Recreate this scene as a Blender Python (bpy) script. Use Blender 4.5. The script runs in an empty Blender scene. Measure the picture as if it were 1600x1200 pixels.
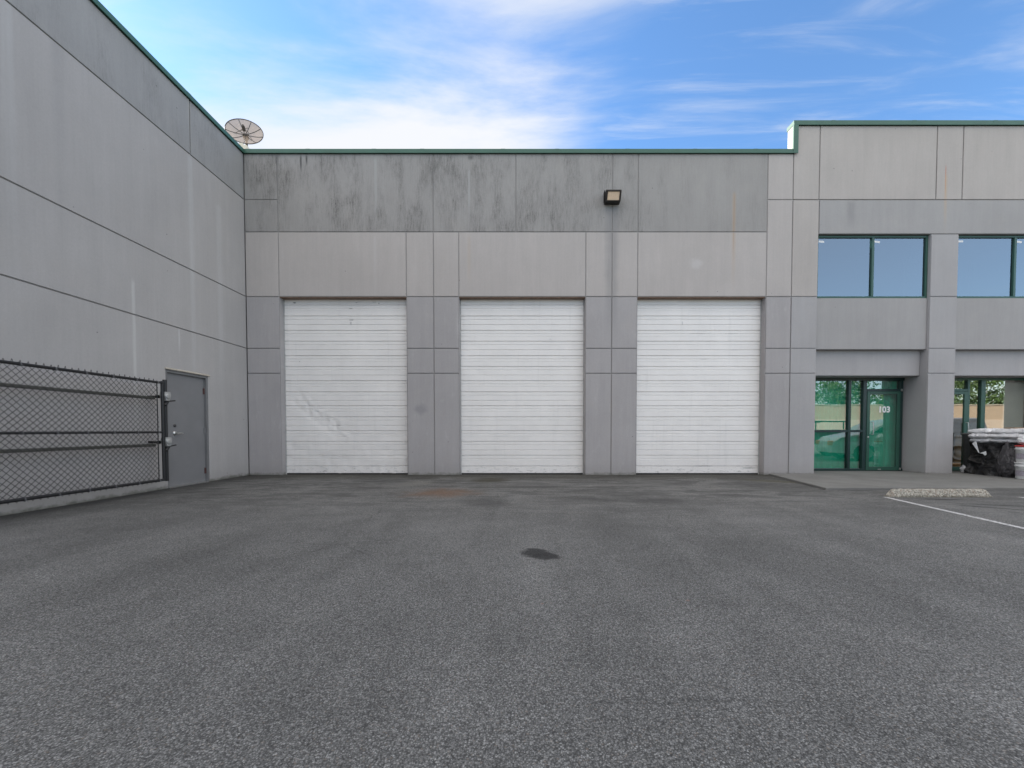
import bpy, math, random
from mathutils import Vector, Matrix, noise as mn
R = math.radians
random.seed(7)
S = bpy.context.scene
COL = S.collection

# ------------------------------------------------------------------ camera
F = 632.0; PX, PY = 812.0, 689.0; TH = R(1.5); H = 1.08
cam = bpy.data.cameras.new('camera'); co = bpy.data.objects.new('camera', cam); COL.objects.link(co)
cam.sensor_width = 36; cam.lens = F/1600*36
cam.shift_x = -(PX-800)/1600; cam.shift_y = (PY-600)/1600
cam.clip_start = 0.05; cam.clip_end = 2000
co.location = (0, 0, H); co.rotation_euler = (R(90)-TH, 0, 0)
S.camera = co
S.render.resolution_x = 1024; S.render.resolution_y = 768
S.view_settings.view_transform = 'Standard'; S.view_settings.look = 'None'
S.view_settings.gamma = 1; S.view_settings.exposure = 1.12
S.cycles.max_bounces = 8; S.cycles.transparent_max_bounces = 12

# ------------------------------------------------------------------ world
SUN_EL = R(31); SUN_AZ = R(-60)          # clockwise from +Y: behind the facade, to the left
W = bpy.data.worlds.new('World'); S.world = W; W.use_nodes = True

class NT:
    """tiny node helper"""
    def __init__(s, tree): s.t = tree; s.n = tree.nodes; s.l = tree.links
    def new(s, typ, **kw):
        n = s.n.new(typ)
        for k, v in kw.items(): setattr(n, k, v)
        return n
    def put(s, sock, v):
        if v is None: return
        if hasattr(v, 'is_linked') or isinstance(v, bpy.types.NodeSocket): s.l.new(v, sock)
        else:
            if sock.type == 'RGBA' and not isinstance(v, (int, float)) and len(v) == 3: v = (*v, 1)
            sock.default_value = v
    def m(s, op, a, b=None, c=None, clamp=False):
        n = s.new('ShaderNodeMath', operation=op, use_clamp=clamp)
        s.put(n.inputs[0], a); s.put(n.inputs[1], b); s.put(n.inputs[2], c)
        return n.outputs[0]
    def sm(s, v, a, b):                     # smoothstep a->b (a may exceed b)
        n = s.new('ShaderNodeMapRange', interpolation_type='SMOOTHSTEP')
        s.put(n.inputs['Value'], v)
        if a < b: f, g, lo, hi = a, b, 0., 1.
        else: f, g, lo, hi = b, a, 1., 0.
        n.inputs['From Min'].default_value = f; n.inputs['From Max'].default_value = g
        n.inputs['To Min'].default_value = lo; n.inputs['To Max'].default_value = hi
        return n.outputs['Result']
    def lin(s, v, a, b, lo, hi):
        n = s.new('ShaderNodeMapRange'); s.put(n.inputs['Value'], v)
        for k, x in zip(('From Min', 'From Max', 'To Min', 'To Max'), (a, b, lo, hi)): n.inputs[k].default_value = x
        return n.outputs['Result']
    def mix(s, f, a, b, bt='MIX'):
        n = s.new('ShaderNodeMix', data_type='RGBA', blend_type=bt)
        s.put(n.inputs['Factor'], f); s.put(n.inputs[6], a); s.put(n.inputs[7], b)
        return n.outputs[2]
    def xyz(s, x, y, z):
        n = s.new('ShaderNodeCombineXYZ'); s.put(n.inputs[0], x); s.put(n.inputs[1], y); s.put(n.inputs[2], z); return n.outputs[0]
    def sep(s, v):
        n = s.new('ShaderNodeSeparateXYZ'); s.put(n.inputs[0], v); return n.outputs
    def noise(s, vec, scale, detail=3, rough=.5, dist=0):
        n = s.new('ShaderNodeTexNoise'); s.put(n.inputs['Vector'], vec)
        n.inputs['Scale'].default_value = scale; n.inputs['Detail'].default_value = detail
        n.inputs['Roughness'].default_value = rough; n.inputs['Distortion'].default_value = dist
        return n.outputs['Fac']
    def vor(s, vec, scale, feature='F1'):
        n = s.new('ShaderNodeTexVoronoi', feature=feature); s.put(n.inputs['Vector'], vec)
        n.inputs['Scale'].default_value = scale
        return n.outputs
    def vm(s, op, a, b=None):
        n = s.new('ShaderNodeVectorMath', operation=op); s.put(n.inputs[0], a); s.put(n.inputs[1], b)
        return n.outputs[0]
    def scl(s, f, col):                     # scale a colour by a value
        n = s.new('ShaderNodeVectorMath', operation='SCALE'); s.put(n.inputs[0], col); s.put(n.inputs['Scale'], f)
        return n.outputs[0]

wt = NT(W.node_tree); W.node_tree.nodes.clear()
sky = wt.new('ShaderNodeTexSky', sky_type='NISHITA', sun_disc=False, sun_elevation=SUN_EL, sun_rotation=SUN_AZ,
             air_density=1.0, dust_density=0.15, ozone_density=2.2)
skyc = wt.vm('MULTIPLY', wt.scl(0.125, sky.outputs[0]), (.72, .93, 1.08))
tc = wt.new('ShaderNodeTexCoord')
dx, dy, dz = wt.sep(tc.outputs['Generated'])[:3]
zc = wt.m('MAXIMUM', dz, 0.04)
cx = wt.m('DIVIDE', dx, wt.m('ADD', zc, .03)); cy = wt.m('DIVIDE', dy, wt.m('ADD', zc, .03))
cv = wt.xyz(wt.m('MULTIPLY', wt.m('ADD', cx, wt.m('MULTIPLY', cy, .55)), .7), wt.m('MULTIPLY', cy, 1.9), 3.1)
n1 = wt.noise(cv, 1.25, 9, .58, .5)
n2 = wt.noise(wt.xyz(cx, cy, 7.7), .55, 4, .5)
left = wt.sm(wt.m('ADD', cx, wt.m('MULTIPLY', wt.m('SUBTRACT', n2, .5), .8)), .42, -.12)
low = wt.sm(cy, 1.0, 1.42)
side = wt.m('MULTIPLY', wt.sm(cx, 1.9, 2.6), wt.sm(cy, -1.6, -.6))
back = wt.m('MAXIMUM', wt.sm(cy, .6, -.1), side)
wisp = wt.m('MULTIPLY', wt.sm(wt.noise(wt.xyz(wt.m('ADD', wt.m('MULTIPLY', cx, 1.0), wt.m('MULTIPLY', cy, 1.6)), wt.m('MULTIPLY', cy, 5.5), .3), 1.1, 8, .6, .6), .53, .78), .5)
bias = wt.m('ADD', wt.m('MULTIPLY', wt.m('MULTIPLY', left, wt.m('ADD', .25, wt.m('MULTIPLY', low, .35))), .62), 0.)
cl = wt.sm(wt.m('ADD', n1, bias), .50, .92)
cl = wt.m('MAXIMUM', cl, wisp)
fill_veil = wt.m('MULTIPLY', wt.m('MULTIPLY', wt.m('MAXIMUM', wt.sm(cy, .75, .1), side), wt.m('MAXIMUM', wt.lin(wt.sm(dz, .34, .60), 0, 1, .45, 1.), side)), wt.lin(wt.noise(wt.xyz(dx, dy, dz), 2.2, 3, .5), .3, .7, .66, .84))  # bright cloud veil out of view, added to fill the shaded walls
cl = wt.m('MAXIMUM', cl, fill_veil)
cl = wt.m('MULTIPLY', cl, wt.sm(dz, .0, .06))
cloudc = wt.mix(back, (.43, .44, .46, 1), (.95, .885, .81, 1))  # second colour: brighter, warmer unseen clouds, added as fill
skymix = wt.mix(cl, skyc, cloudc)
bg = wt.new('ShaderNodeBackground'); wt.put(bg.inputs[0], skymix); bg.inputs[1].default_value = 1.0
wo = wt.new('ShaderNodeOutputWorld'); wt.l.new(bg.outputs[0], wo.inputs[0])

sv = Vector((math.sin(SUN_AZ)*math.cos(SUN_EL), math.cos(SUN_AZ)*math.cos(SUN_EL), math.sin(SUN_EL)))
sl = bpy.data.lights.new('sun', 'SUN'); sl.energy = 4.6; sl.angle = R(.5); sl.color = (1, .95, .87)
so = bpy.data.objects.new('sun', sl); COL.objects.link(so); so.location = (-20, 30, 40)
so.rotation_euler = (-sv).to_track_quat('-Z', 'Y').to_euler()

# ------------------------------------------------------------------ measuring from the photo
def ray(px, py):
    a = (px-PX)/F; b = -(py-PY)/F
    return Vector((a, math.cos(TH)+b*math.sin(TH), -math.sin(TH)+b*math.cos(TH)))
def at_y(px, py, Y):
    r = ray(px, py); t = Y/r.y; return Vector((r.x*t, Y, H+r.z*t))
def at_x(px, py, X):
    r = ray(px, py); t = X/r.x; return Vector((X, r.y*t, H+r.z*t))
def at_z(px, py, Z=0):
    r = ray(px, py); t = (Z-H)/r.z; return Vector((r.x*t, r.y*t, Z))

# ------------------------------------------------------------------ mesh helpers
class MB:
    def __init__(s): s.v = []; s.f = []; s.smooth = []
    def add(s, vs, fs, sm=False):
        o = len(s.v); s.v += [tuple(v) for v in vs]; s.f += [tuple(i+o for i in f) for f in fs]; s.smooth += [sm]*len(fs); return s
    def box(s, x0, x1, y0, y1, z0, z1):
        x0, x1 = min(x0, x1), max(x0, x1); y0, y1 = min(y0, y1), max(y0, y1); z0, z1 = min(z0, z1), max(z0, z1)
        v = [(x0,y0,z0),(x1,y0,z0),(x1,y1,z0),(x0,y1,z0),(x0,y0,z1),(x1,y0,z1),(x1,y1,z1),(x0,y1,z1)]
        return s.add(v, [(0,3,2,1),(4,5,6,7),(0,1,5,4),(1,2,6,5),(2,3,7,6),(3,0,4,7)])
    def tube(s, p0, p1, r, n=8, r1=None, cap=True):
        p0 = Vector(p0); p1 = Vector(p1); d = (p1-p0).normalized(); r1 = r if r1 is None else r1
        a = d.orthogonal().normalized(); b = d.cross(a)
        vs = []
        for p, q in ((p0, r), (p1, r1)):
            for i in range(n):
                t = 2*math.pi*(i+.5)/n; vs.append(p+(a*math.cos(t)+b*math.sin(t))*q)
        fs = [(i, (i+1) % n, n+(i+1) % n, n+i) for i in range(n)]
        s.add(vs, fs, n > 5)
        if cap: s.add(vs, [tuple(range(n-1, -1, -1)), tuple(range(n, 2*n))])
        return s
    def path(s, pts, r, n=6):
        for a, b in zip(pts, pts[1:]): s.tube(a, b, r, n)
        return s
    def poly(s, pts, ax, a0, a1):
        """extrude closed 2-D outline along axis ax ('x','y','z') from a0 to a1"""
        def P(u, v, w): return {'x': (w, u, v), 'y': (u, w, v), 'z': (u, v, w)}[ax]
        n = len(pts)
        vs = [P(u, v, a0) for u, v in pts]+[P(u, v, a1) for u, v in pts]
        fs = [(i, (i+1) % n, n+(i+1) % n, n+i) for i in range(n)]+[tuple(range(n-1, -1, -1)), tuple(range(n, 2*n))]
        return s.add(vs, fs)
    def lathe(s, prof, c, n=24, ax='z'):
        vs = []
        for r, h in prof:
            for i in range(n):
                t = 2*math.pi*i/n; a, b = r*math.cos(t), r*math.sin(t)
                vs.append({'z': (c[0]+a, c[1]+b, c[2]+h), 'y': (c[0]+a, c[1]+h, c[2]+b), 'x': (c[0]+h, c[1]+a, c[2]+b)}[ax])
        fs = [(k*n+i, k*n+(i+1) % n, (k+1)*n+(i+1) % n, (k+1)*n+i) for k in range(len(prof)-1) for i in range(n)]
        return s.add(vs, fs, True)

def mesh_obj(name, mb, mat, parent=None, bevel=0, seg=2, label=None, **tags):
    off = Vector(parent.matrix_world_loc) if False else Vector((0, 0, 0))
    p = parent
    while p is not None: off += p.location; p = p.parent
    me = bpy.data.meshes.new(name)
    me.from_pydata([(v[0]-off.x, v[1]-off.y, v[2]-off.z) for v in mb.v], [], mb.f)
    me.polygons.foreach_set('use_smooth', mb.smooth)
    import bmesh
    bm = bmesh.new(); bm.from_mesh(me); bmesh.ops.recalc_face_normals(bm, faces=bm.faces); bm.to_mesh(me); bm.free()
    me.update()
    if mat: me.materials.append(mat)
    o = bpy.data.objects.new(name, me); COL.objects.link(o)
    if parent: o.parent = parent
    if bevel:
        b = o.modifiers.new('bevel', 'BEVEL'); b.width = bevel; b.segments = seg; b.limit_method = 'ANGLE'; b.angle_limit = R(40)
        b.harden_normals = False
    if label: o['label'] = label
    for k, v in tags.items(): o[k] = v
    return o
def thing(name, loc, label, cat, group=None):
    o = bpy.data.objects.new(name, None); COL.objects.link(o); o.location = loc; o.empty_display_size = .2
    o['label'] = label; o['category'] = cat
    if group: o['group'] = group
    return o
def tag(o, label, cat, group=None, kind=None):
    if label: o['label'] = label
    if cat: o['category'] = cat
    if group: o['group'] = group
    if kind: o['kind'] = kind
    return o

# ------------------------------------------------------------------ materials
def mat(name):
    m = bpy.data.materials.new(name); m.use_nodes = True; t = NT(m.node_tree); m.node_tree.nodes.clear()
    out = t.new('ShaderNodeOutputMaterial'); b = t.new('ShaderNodeBsdfPrincipled'); t.l.new(b.outputs[0], out.inputs[0])
    t.b = b; t.out = out
    g = t.new('ShaderNodeNewGeometry'); t.pos = g.outputs['Position']
    return m, t
def bump(t, h, strength=.3, dist=.01):
    n = t.new('ShaderNodeBump'); t.put(n.inputs['Height'], h); n.inputs['Strength'].default_value = strength; n.inputs['Distance'].default_value = dist
    t.l.new(n.outputs[0], t.b.inputs['Normal'])
def simple(name, col, rough=.6, metal=0, var=.08, scale=12, spec=.5, bmp=0, local=False):
    m, t = mat(name)
    v = t.noise(t.pos, scale, 4, .6)
    t.put(t.b.inputs['Base Color'], t.scl(t.lin(v, .25, .75, 1-var, 1+var), col))
    t.b.inputs['Roughness'].default_value = rough; t.b.inputs['Metallic'].default_value = metal
    t.b.inputs['Specular IOR Level'].default_value = spec
    if bmp: bump(t, t.noise(t.pos, scale*3, 3), bmp, .01)
    return m

def wallmat(name, base, axis='x', stain=0., streaks=(), blobs=(), dirt=.5, warm=0., pale=0.):
    m, t = mat(name)
    x, y, z = t.sep(t.pos)[:3]
    h = x if axis == 'x' else y
    hz = t.xyz(h, 0., z)
    mott = t.noise(t.xyz(h, x if axis == 'y' else y, z), .7, 5, .62, .3)
    st = t.noise(t.xyz(t.m('MULTIPLY', h, 5.), 3., t.m('MULTIPLY', z, .35)), 1., 5, .6)
    st2 = t.noise(t.xyz(t.m('MULTIPLY', h, 26.), 9., t.m('MULTIPLY', z, 1.1)), 1., 3, .6)
    fine = t.noise(t.pos, 45., 4, .65)
    f = t.m('MULTIPLY', t.lin(mott, .3, .7, .95, 1.05), t.lin(st, .3, .7, .965, 1.035))
    f = t.m('MULTIPLY', f, t.lin(st2, .3, .7, .98, 1.02))
    f = t.m('MULTIPLY', f, t.lin(fine, .3, .7, .965, 1.035))
    c = t.scl(f, base)
    # trowel patches, slightly warmer or cooler
    c = t.mix(t.m('MULTIPLY', t.sm(t.noise(hz, 1.6, 4, .6, .4), .5, .72), .10), c, (.46, .42, .38, 1))
    if pale:
        pm = t.m('MULTIPLY', t.sm(t.noise(t.xyz(t.m('MULTIPLY', h, 3.), 1., z), 2.2, 7, .72, .4), .55, .75), pale)
        c = t.mix(pm, c, (.62, .61, .6, 1))
    if stain:
        a = t.sm(t.noise(t.xyz(t.m('MULTIPLY', h, 2.4), 5., t.m('MULTIPLY', z, .75)), 1., 5, .62, .2), .40, .74)
        b = t.sm(t.noise(t.xyz(t.m('MULTIPLY', h, 30.), 1., t.m('MULTIPLY', z, 4.2)), 1., 5, .72, .2), .34, .68)
        c2 = t.sm(t.noise(t.xyz(t.m('MULTIPLY', h, 70.), 1., t.m('MULTIPLY', z, 26.)), 1., 3, .6), .38, .62)
        k = t.m('MULTIPLY', t.m('ADD', t.m('MULTIPLY', a, t.m('ADD', .22, t.m('MULTIPLY', b, .78))), t.m('MULTIPLY', b, .10)), t.m('MULTIPLY', t.m('ADD', .55, t.m('MULTIPLY', c2, .45)), stain))
        if axis == 'x': k = t.m('MULTIPLY', k, t.lin(t.sm(h, 4.2, .5), 0, 1, .22, 1.))
        c = t.mix(k, c, (.075, .072, .067, 1))
    for hc, zt, zb, w, col, s_ in streaks:
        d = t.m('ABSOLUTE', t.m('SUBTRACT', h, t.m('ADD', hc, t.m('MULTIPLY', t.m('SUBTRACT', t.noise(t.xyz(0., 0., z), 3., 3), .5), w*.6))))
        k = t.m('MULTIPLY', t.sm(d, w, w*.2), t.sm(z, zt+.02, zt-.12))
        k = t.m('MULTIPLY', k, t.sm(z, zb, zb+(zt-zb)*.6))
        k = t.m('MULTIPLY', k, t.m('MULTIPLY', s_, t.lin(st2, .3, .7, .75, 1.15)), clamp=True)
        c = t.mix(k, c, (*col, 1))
    for hc, zc_, rh, rz, col, s_ in blobs:
        nn = t.m('MULTIPLY', t.m('SUBTRACT', t.noise(hz, 9., 5, .65), .5), 1.3)
        a = t.m('DIVIDE', t.m('SUBTRACT', h, hc), rh); b = t.m('DIVIDE', t.m('SUBTRACT', z, zc_), rz)
        d = t.m('ADD', t.m('SQRT', t.m('ADD', t.m('MULTIPLY', a, a), t.m('MULTIPLY', b, b))), nn)
        c = t.mix(t.m('MULTIPLY', t.sm(d, 1.1, .3), s_), c, (*col, 1))
    pv = t.vor(hz, 7.); pc_ = t.sep(pv['Color'])          # sparse pin holes and chips
    c = t.mix(t.m('MULTIPLY', t.m('MULTIPLY', t.sm(pv['Distance'], .11, .05), t.sm(pc_[0], .955, .96)), .75), c, (.12,.12,.12,1))
    if dirt:
        dn = t.noise(t.xyz(h, y if axis == 'x' else x, t.m('MULTIPLY', z, 1.5)), 7., 6, .7)
        zz = t.m('ADD', z, t.m('MULTIPLY', t.m('SUBTRACT', dn, .5), .22))
        c = t.mix(t.m('MULTIPLY', t.sm(zz, .09, -.02), dirt), c, (.10, .10, .075, 1))
        c = t.mix(t.m('MULTIPLY', t.sm(zz, .38, .0), dirt*.35), c, (.27, .265, .25, 1))
    t.put(t.b.inputs['Base Color'], c)
    t.b.inputs['Roughness'].default_value = .82; t.b.inputs['Specular IOR Level'].default_value = .25
    bump(t, t.m('ADD', fine, t.m('MULTIPLY', mott, .5)), .25, .006)
    return m
def gx(px, py): return at_y(px, py, YF).x
YF = 9.72; XL = -6.52
def zf(py, px=812, Y=None): return at_y(px, py, Y or YF).z
RUST = (.42, .20, .09)
cen_streaks = [(gx(1147,330), zf(298), zf(470), .07, (.45,.33,.22), .4), (gx(1147,330), zf(300), zf(420), .02, (.32,.20,.13), .35),
             (gx(733,400), zf(366), zf(460), .06, (.47,.40,.33), .4), (gx(586,400), zf(366), zf(470), .05, (.50,.49,.48), .3),
             (gx(946.5,380), zf(320), zf(480), .04, (.25,.25,.25), .08), (gx(956.5,330), zf(318), zf(560), .22, (.22,.22,.225), .5),  # darker streaks straight below the wall_light fixture, the wide one about its width
             (gx(470,250), zf(240), zf(275), .035, (.05,.05,.05), .8), (gx(479,250), zf(240), zf(262), .03, (.05,.05,.05), .8),
             (gx(735,250), zf(240), zf(252), .09, (.05,.05,.05), .7), (gx(433,250), zf(240), zf(320), .03, (.08,.08,.08), .6),
             (gx(587,300), zf(244), zf(362), .05, (.40,.40,.39), .55), (gx(733,300), zf(262), zf(362), .04, (.42,.42,.41), .5)]
blobs_c = [(gx(1088,412), zf(412), .18, .16, (.62,.61,.6), .35), (gx(658,640), zf(640), .2, .16, (.24,.24,.25), .5), (gx(718,500), zf(500), .08, .5, (.55,.54,.53), .2)]
M = {}
M['wall_dark'] = wallmat('painted_concrete_dark', (.338,.325,.312), 'x', 1.0, cen_streaks, dirt=0)
M['wall_mid'] = wallmat('painted_concrete_mid', (.455,.423,.402), 'x', .0, cen_streaks, blobs_c, dirt=0, pale=.12)
M['wall_low'] = wallmat('painted_concrete_low', (.382,.364,.362), 'x', .0, cen_streaks[5:6], blobs_c, dirt=.9, pale=.22)
off_drips = [(gx(1477,300), zf(256), zf(318), .014, (.52,.16,.07), .7), (gx(1477,330), zf(270), zf(372), .05, (.50,.38,.26), .5),
             (gx(1330,320), zf(312), zf(362), .14, (.2,.2,.2), .35)]
M['off_light'] = wallmat('office_concrete_light', (.445,.413,.388), 'x', .35, off_drips, dirt=0)
M['off_band'] = wallmat('office_concrete_band', (.365,.355,.35), 'x', .25, off_drips, dirt=.9)
M['off_low'] = wallmat('office_concrete_low', (.385,.375,.375), 'x', .12, off_drips, dirt=.9)
def ly(px, py=400): return at_x(px, py, XL).y
def lz(px, py): return at_x(px, py, XL).z
W_ = (.56,.57,.57)
ldr = [(ly(296,200), 9, lz(296,236), .035, (.62,.60,.54), .6), (ly(300,400), lz(297,240), .3, .09, W_, .3),
       (ly(17,300), 20, .5, .10, W_, .35), (ly(27,400), 20, .4, .05, W_, .25),
       (ly(208,450), lz(208,434), .6, .045, (.62,.62,.60), .42), (ly(280,530), lz(280,510), lz(281,560), .03, (.6,.6,.6), .5),
       (ly(345,500), 6, .6, .12, W_, .22), (ly(97,300), 20, 1.5, .12, (.22,.22,.23), .35), (ly(300,590), 1.9, .2, .3, W_, .15)]
M['left_wall'] = wallmat('left_painted_concrete', (.41,.394,.386), 'y', 0, ldr, dirt=1.)
M['left_band'] = wallmat('left_parapet_concrete', (.335,.332,.33), 'y', .35, ldr[:3], dirt=0)
M['groove'] = wallmat('joint_caulk', (.30,.29,.28), 'x', 0, dirt=.5)
M['groove_l'] = wallmat('joint_caulk_left', (.30,.29,.28), 'y', 0, dirt=.5)
M['cream'] = simple('cream_parapet_render', (.62,.58,.48), .8, var=.06, scale=5)
M['roof'] = simple('roof_membrane', (.35,.35,.34), .9, var=.15, scale=2)
M['green'] = simple('green_metal_trim', (.045,.125,.09), .45, var=.12, scale=3)
M['green_fr'] = simple('green_window_frame', (.028,.09,.065), .35, var=.1, scale=4)
M['green_dk'] = simple('dark_green_frame', (.012,.035,.032), .35, var=.1, scale=4)
M['black_vinyl'] = simple('black_vinyl_coating', (.012,.012,.013), .45, var=.3, scale=20)
M['galv'] = simple('weathered_galvanised_rail', (.085,.085,.075), .6, .3, var=.3, scale=14)
M['cast'] = simple('cast_aluminium_roller', (.38,.38,.37), .5, .4, var=.15, scale=30)
M['steel_door'] = simple('grey_painted_steel_door', (.20,.20,.205), .5, var=.07, scale=2.5, bmp=.05)
M['steel_fr'] = simple('grey_door_frame', (.17,.17,.172), .5, var=.1, scale=6)
M['chrome'] = simple('satin_metal_hardware', (.62,.62,.60), .3, .9, var=.05, scale=20)
M['rustred'] = simple('red_brown_hinge', (.09,.04,.035), .6, var=.2, scale=30)
M['edge_lit'] = simple('lit_lintel_edge', (.50,.45,.38), .8, var=.2, scale=14)  # lit look of the door-head edge, put into a paler colour
M['black_pl'] = simple('black_plastic', (.01,.01,.011), .3, var=.2, scale=14)
M['white_pl'] = simple('white_plastic_pail', (.72,.72,.71), .4, var=.05, scale=9)
M['red_pl'] = simple('red_pail_lid', (.55,.03,.03), .4, var=.08, scale=9)
M['sticker'] = simple('white_label', (.85,.86,.86), .6, var=.03)
M['rubber'] = simple('black_rubber', (.02,.02,.02), .8, var=.2)

def doormat():
    m, t = mat('white_painted_door_steel')
    x, y, z = t.sep(t.pos)[:3]
    a = t.noise(t.xyz(x, 0., t.m('MULTIPLY', z, 1.3)), 1.1, 5, .6)
    fine = t.noise(t.pos, 30., 3, .6)
    c = t.scl(t.m('MULTIPLY', t.lin(a, .3, .7, .95, 1.04), t.lin(fine, .3, .7, .985, 1.015)), (.83,.805,.775))
    sc = t.noise(t.xyz(t.m('MULTIPLY', x, 3.), 4., t.m('MULTIPLY', z, 22.)), 1., 6, .72, .4)
    c = t.mix(t.m('MULTIPLY', t.sm(sc, .64, .74), .4), c, (.35,.35,.35,1))
    lo = t.m('MULTIPLY', t.sm(t.m('ADD', z, t.m('MULTIPLY', t.m('SUBTRACT', fine, .5), .3)), .32, .0), .75)
    grime = t.sm(t.noise(t.xyz(t.m('MULTIPLY', x, 4.), 2., t.m('MULTIPLY', z, 14.)), 1.5, 7, .75), .5, .66)
    c = t.mix(t.m('MULTIPLY', lo, grime), c, (.30,.30,.29,1))
    vs = t.noise(t.xyz(t.m('MULTIPLY', x, 7.), 2., t.m('MULTIPLY', z, .5)), 1., 4, .6)
    c = t.mix(t.m('MULTIPLY', t.sm(vs, .52, .75), .18), c, (.55,.54,.52,1))
    def mark(px, py, rx, rz, amt):
        nonlocal c
        q = at_y(px, py, YF+.19); a_ = t.m('DIVIDE', t.m('SUBTRACT', x, q.x), rx); b_ = t.m('DIVIDE', t.m('SUBTRACT', z, q.z), rz)
        d_ = t.m('ADD', t.m('SQRT', t.m('ADD', t.m('MULTIPLY', a_, a_), t.m('MULTIPLY', b_, b_))), t.m('MULTIPLY', t.m('SUBTRACT', t.noise(t.xyz(x, 0., z), 25., 4, .7), .5), 1.2))
        c = t.mix(t.m('MULTIPLY', t.sm(d_, 1.1, .3), amt), c, (.10,.10,.10,1))
    for mk in ((460,473,.05,.02,.8), (557,473,.035,.012,.5), (585,472,.07,.015,.35), (592,474,.03,.02,.45), (548,482,.06,.012,.6), (549,500,.07,.015,.7), (548,505,.03,.05,.4), (468,565,.02,.012,.5),
              (1090,521,.32,.006,.65), (1143,521,.26,.006,.55), (1066,505,.02,.05,.3), (1100,561,.15,.006,.4), (1100,728,.3,.02,.35), (1170,731,.25,.03,.4), (860,530,.05,.012,.3), (790,600,.15,.008,.25), (528,664.5,.08,.015,.55)):
        mark(*mk)
    t.put(t.b.inputs['Base Color'], c); t.b.inputs['Roughness'].default_value = .42
    bump(t, a, .2, .02)
    return m
M['door_white'] = doormat()

def glassmat(name, refl, tint, rough=.0, col=(.95,.97,.97)):
    m = bpy.data.materials.new(name); m.use_nodes = True; t = NT(m.node_tree); m.node_tree.nodes.clear()
    out = t.new('ShaderNodeOutputMaterial'); mx = t.new('ShaderNodeMixShader'); tr = t.new('ShaderNodeBsdfTransparent'); gl = t.new('ShaderNodeBsdfGlossy')
    tr.inputs[0].default_value = (*tint, 1); gl.inputs['Roughness'].default_value = rough; gl.inputs[0].default_value = (*col, 1)
    lw = t.new('ShaderNodeFresnel'); lw.inputs[0].default_value = 1.5
    g0 = t.new('ShaderNodeNewGeometry')
    fac = t.m('MULTIPLY', t.m('ADD', t.m('MULTIPLY', lw.outputs[0], 1-refl), refl, clamp=True), t.m('SUBTRACT', 1., g0.outputs['Backfacing']))
    t.l.new(fac, mx.inputs[0]); t.l.new(tr.outputs[0], mx.inputs[1]); t.l.new(gl.outputs[0], mx.inputs[2]); t.l.new(mx.outputs[0], out.inputs[0])
    # slight waviness of real panes
    g = t.new('ShaderNodeNewGeometry'); b = t.new('ShaderNodeBump'); b.inputs['Strength'].default_value = .02; b.inputs['Distance'].default_value = .02
    t.l.new(t.noise(g.outputs['Position'], 2.2, 1), b.inputs['Height']); t.l.new(b.outputs[0], gl.inputs['Normal'])
    return m
M['glass_up'] = glassmat('tinted_upper_glass', .26, (.35,.45,.48), col=(.68,.82,.90))
M['glass_low'] = glassmat('clear_shop_glass', .19, (.85,.9,.88))
M['glass_shop'] = glassmat('bare_shop_glass', .34, (.85,.88,.86), col=(1., .93, .82))
M['green_blind'] = simple('green_blind', (.012,.46,.29), .7, var=.12, scale=4)
M['inside_dark'] = simple('dim_office_interior', (.20,.26,.31), .9, var=.05)
M['inside_tan'] = simple('shop_interior_wall', (.50,.46,.40), .9, var=.05)
M['wood'] = simple('raw_plank', (.55,.32,.16), .7, var=.2, scale=8)
M['cardboard'] = simple('cardboard', (.30,.19,.11), .8, var=.1, scale=8)
M['bin_grey'] = simple('grey_bin_plastic', (.17,.18,.18), .5, var=.1)
M['bronze'] = simple('dark_bronze_housing', (.03,.025,.022), .45, .3, var=.15, scale=20)
M['lens'] = simple('aged_lamp_lens', (.80,.60,.42), .25, var=.07, scale=30)

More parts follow.
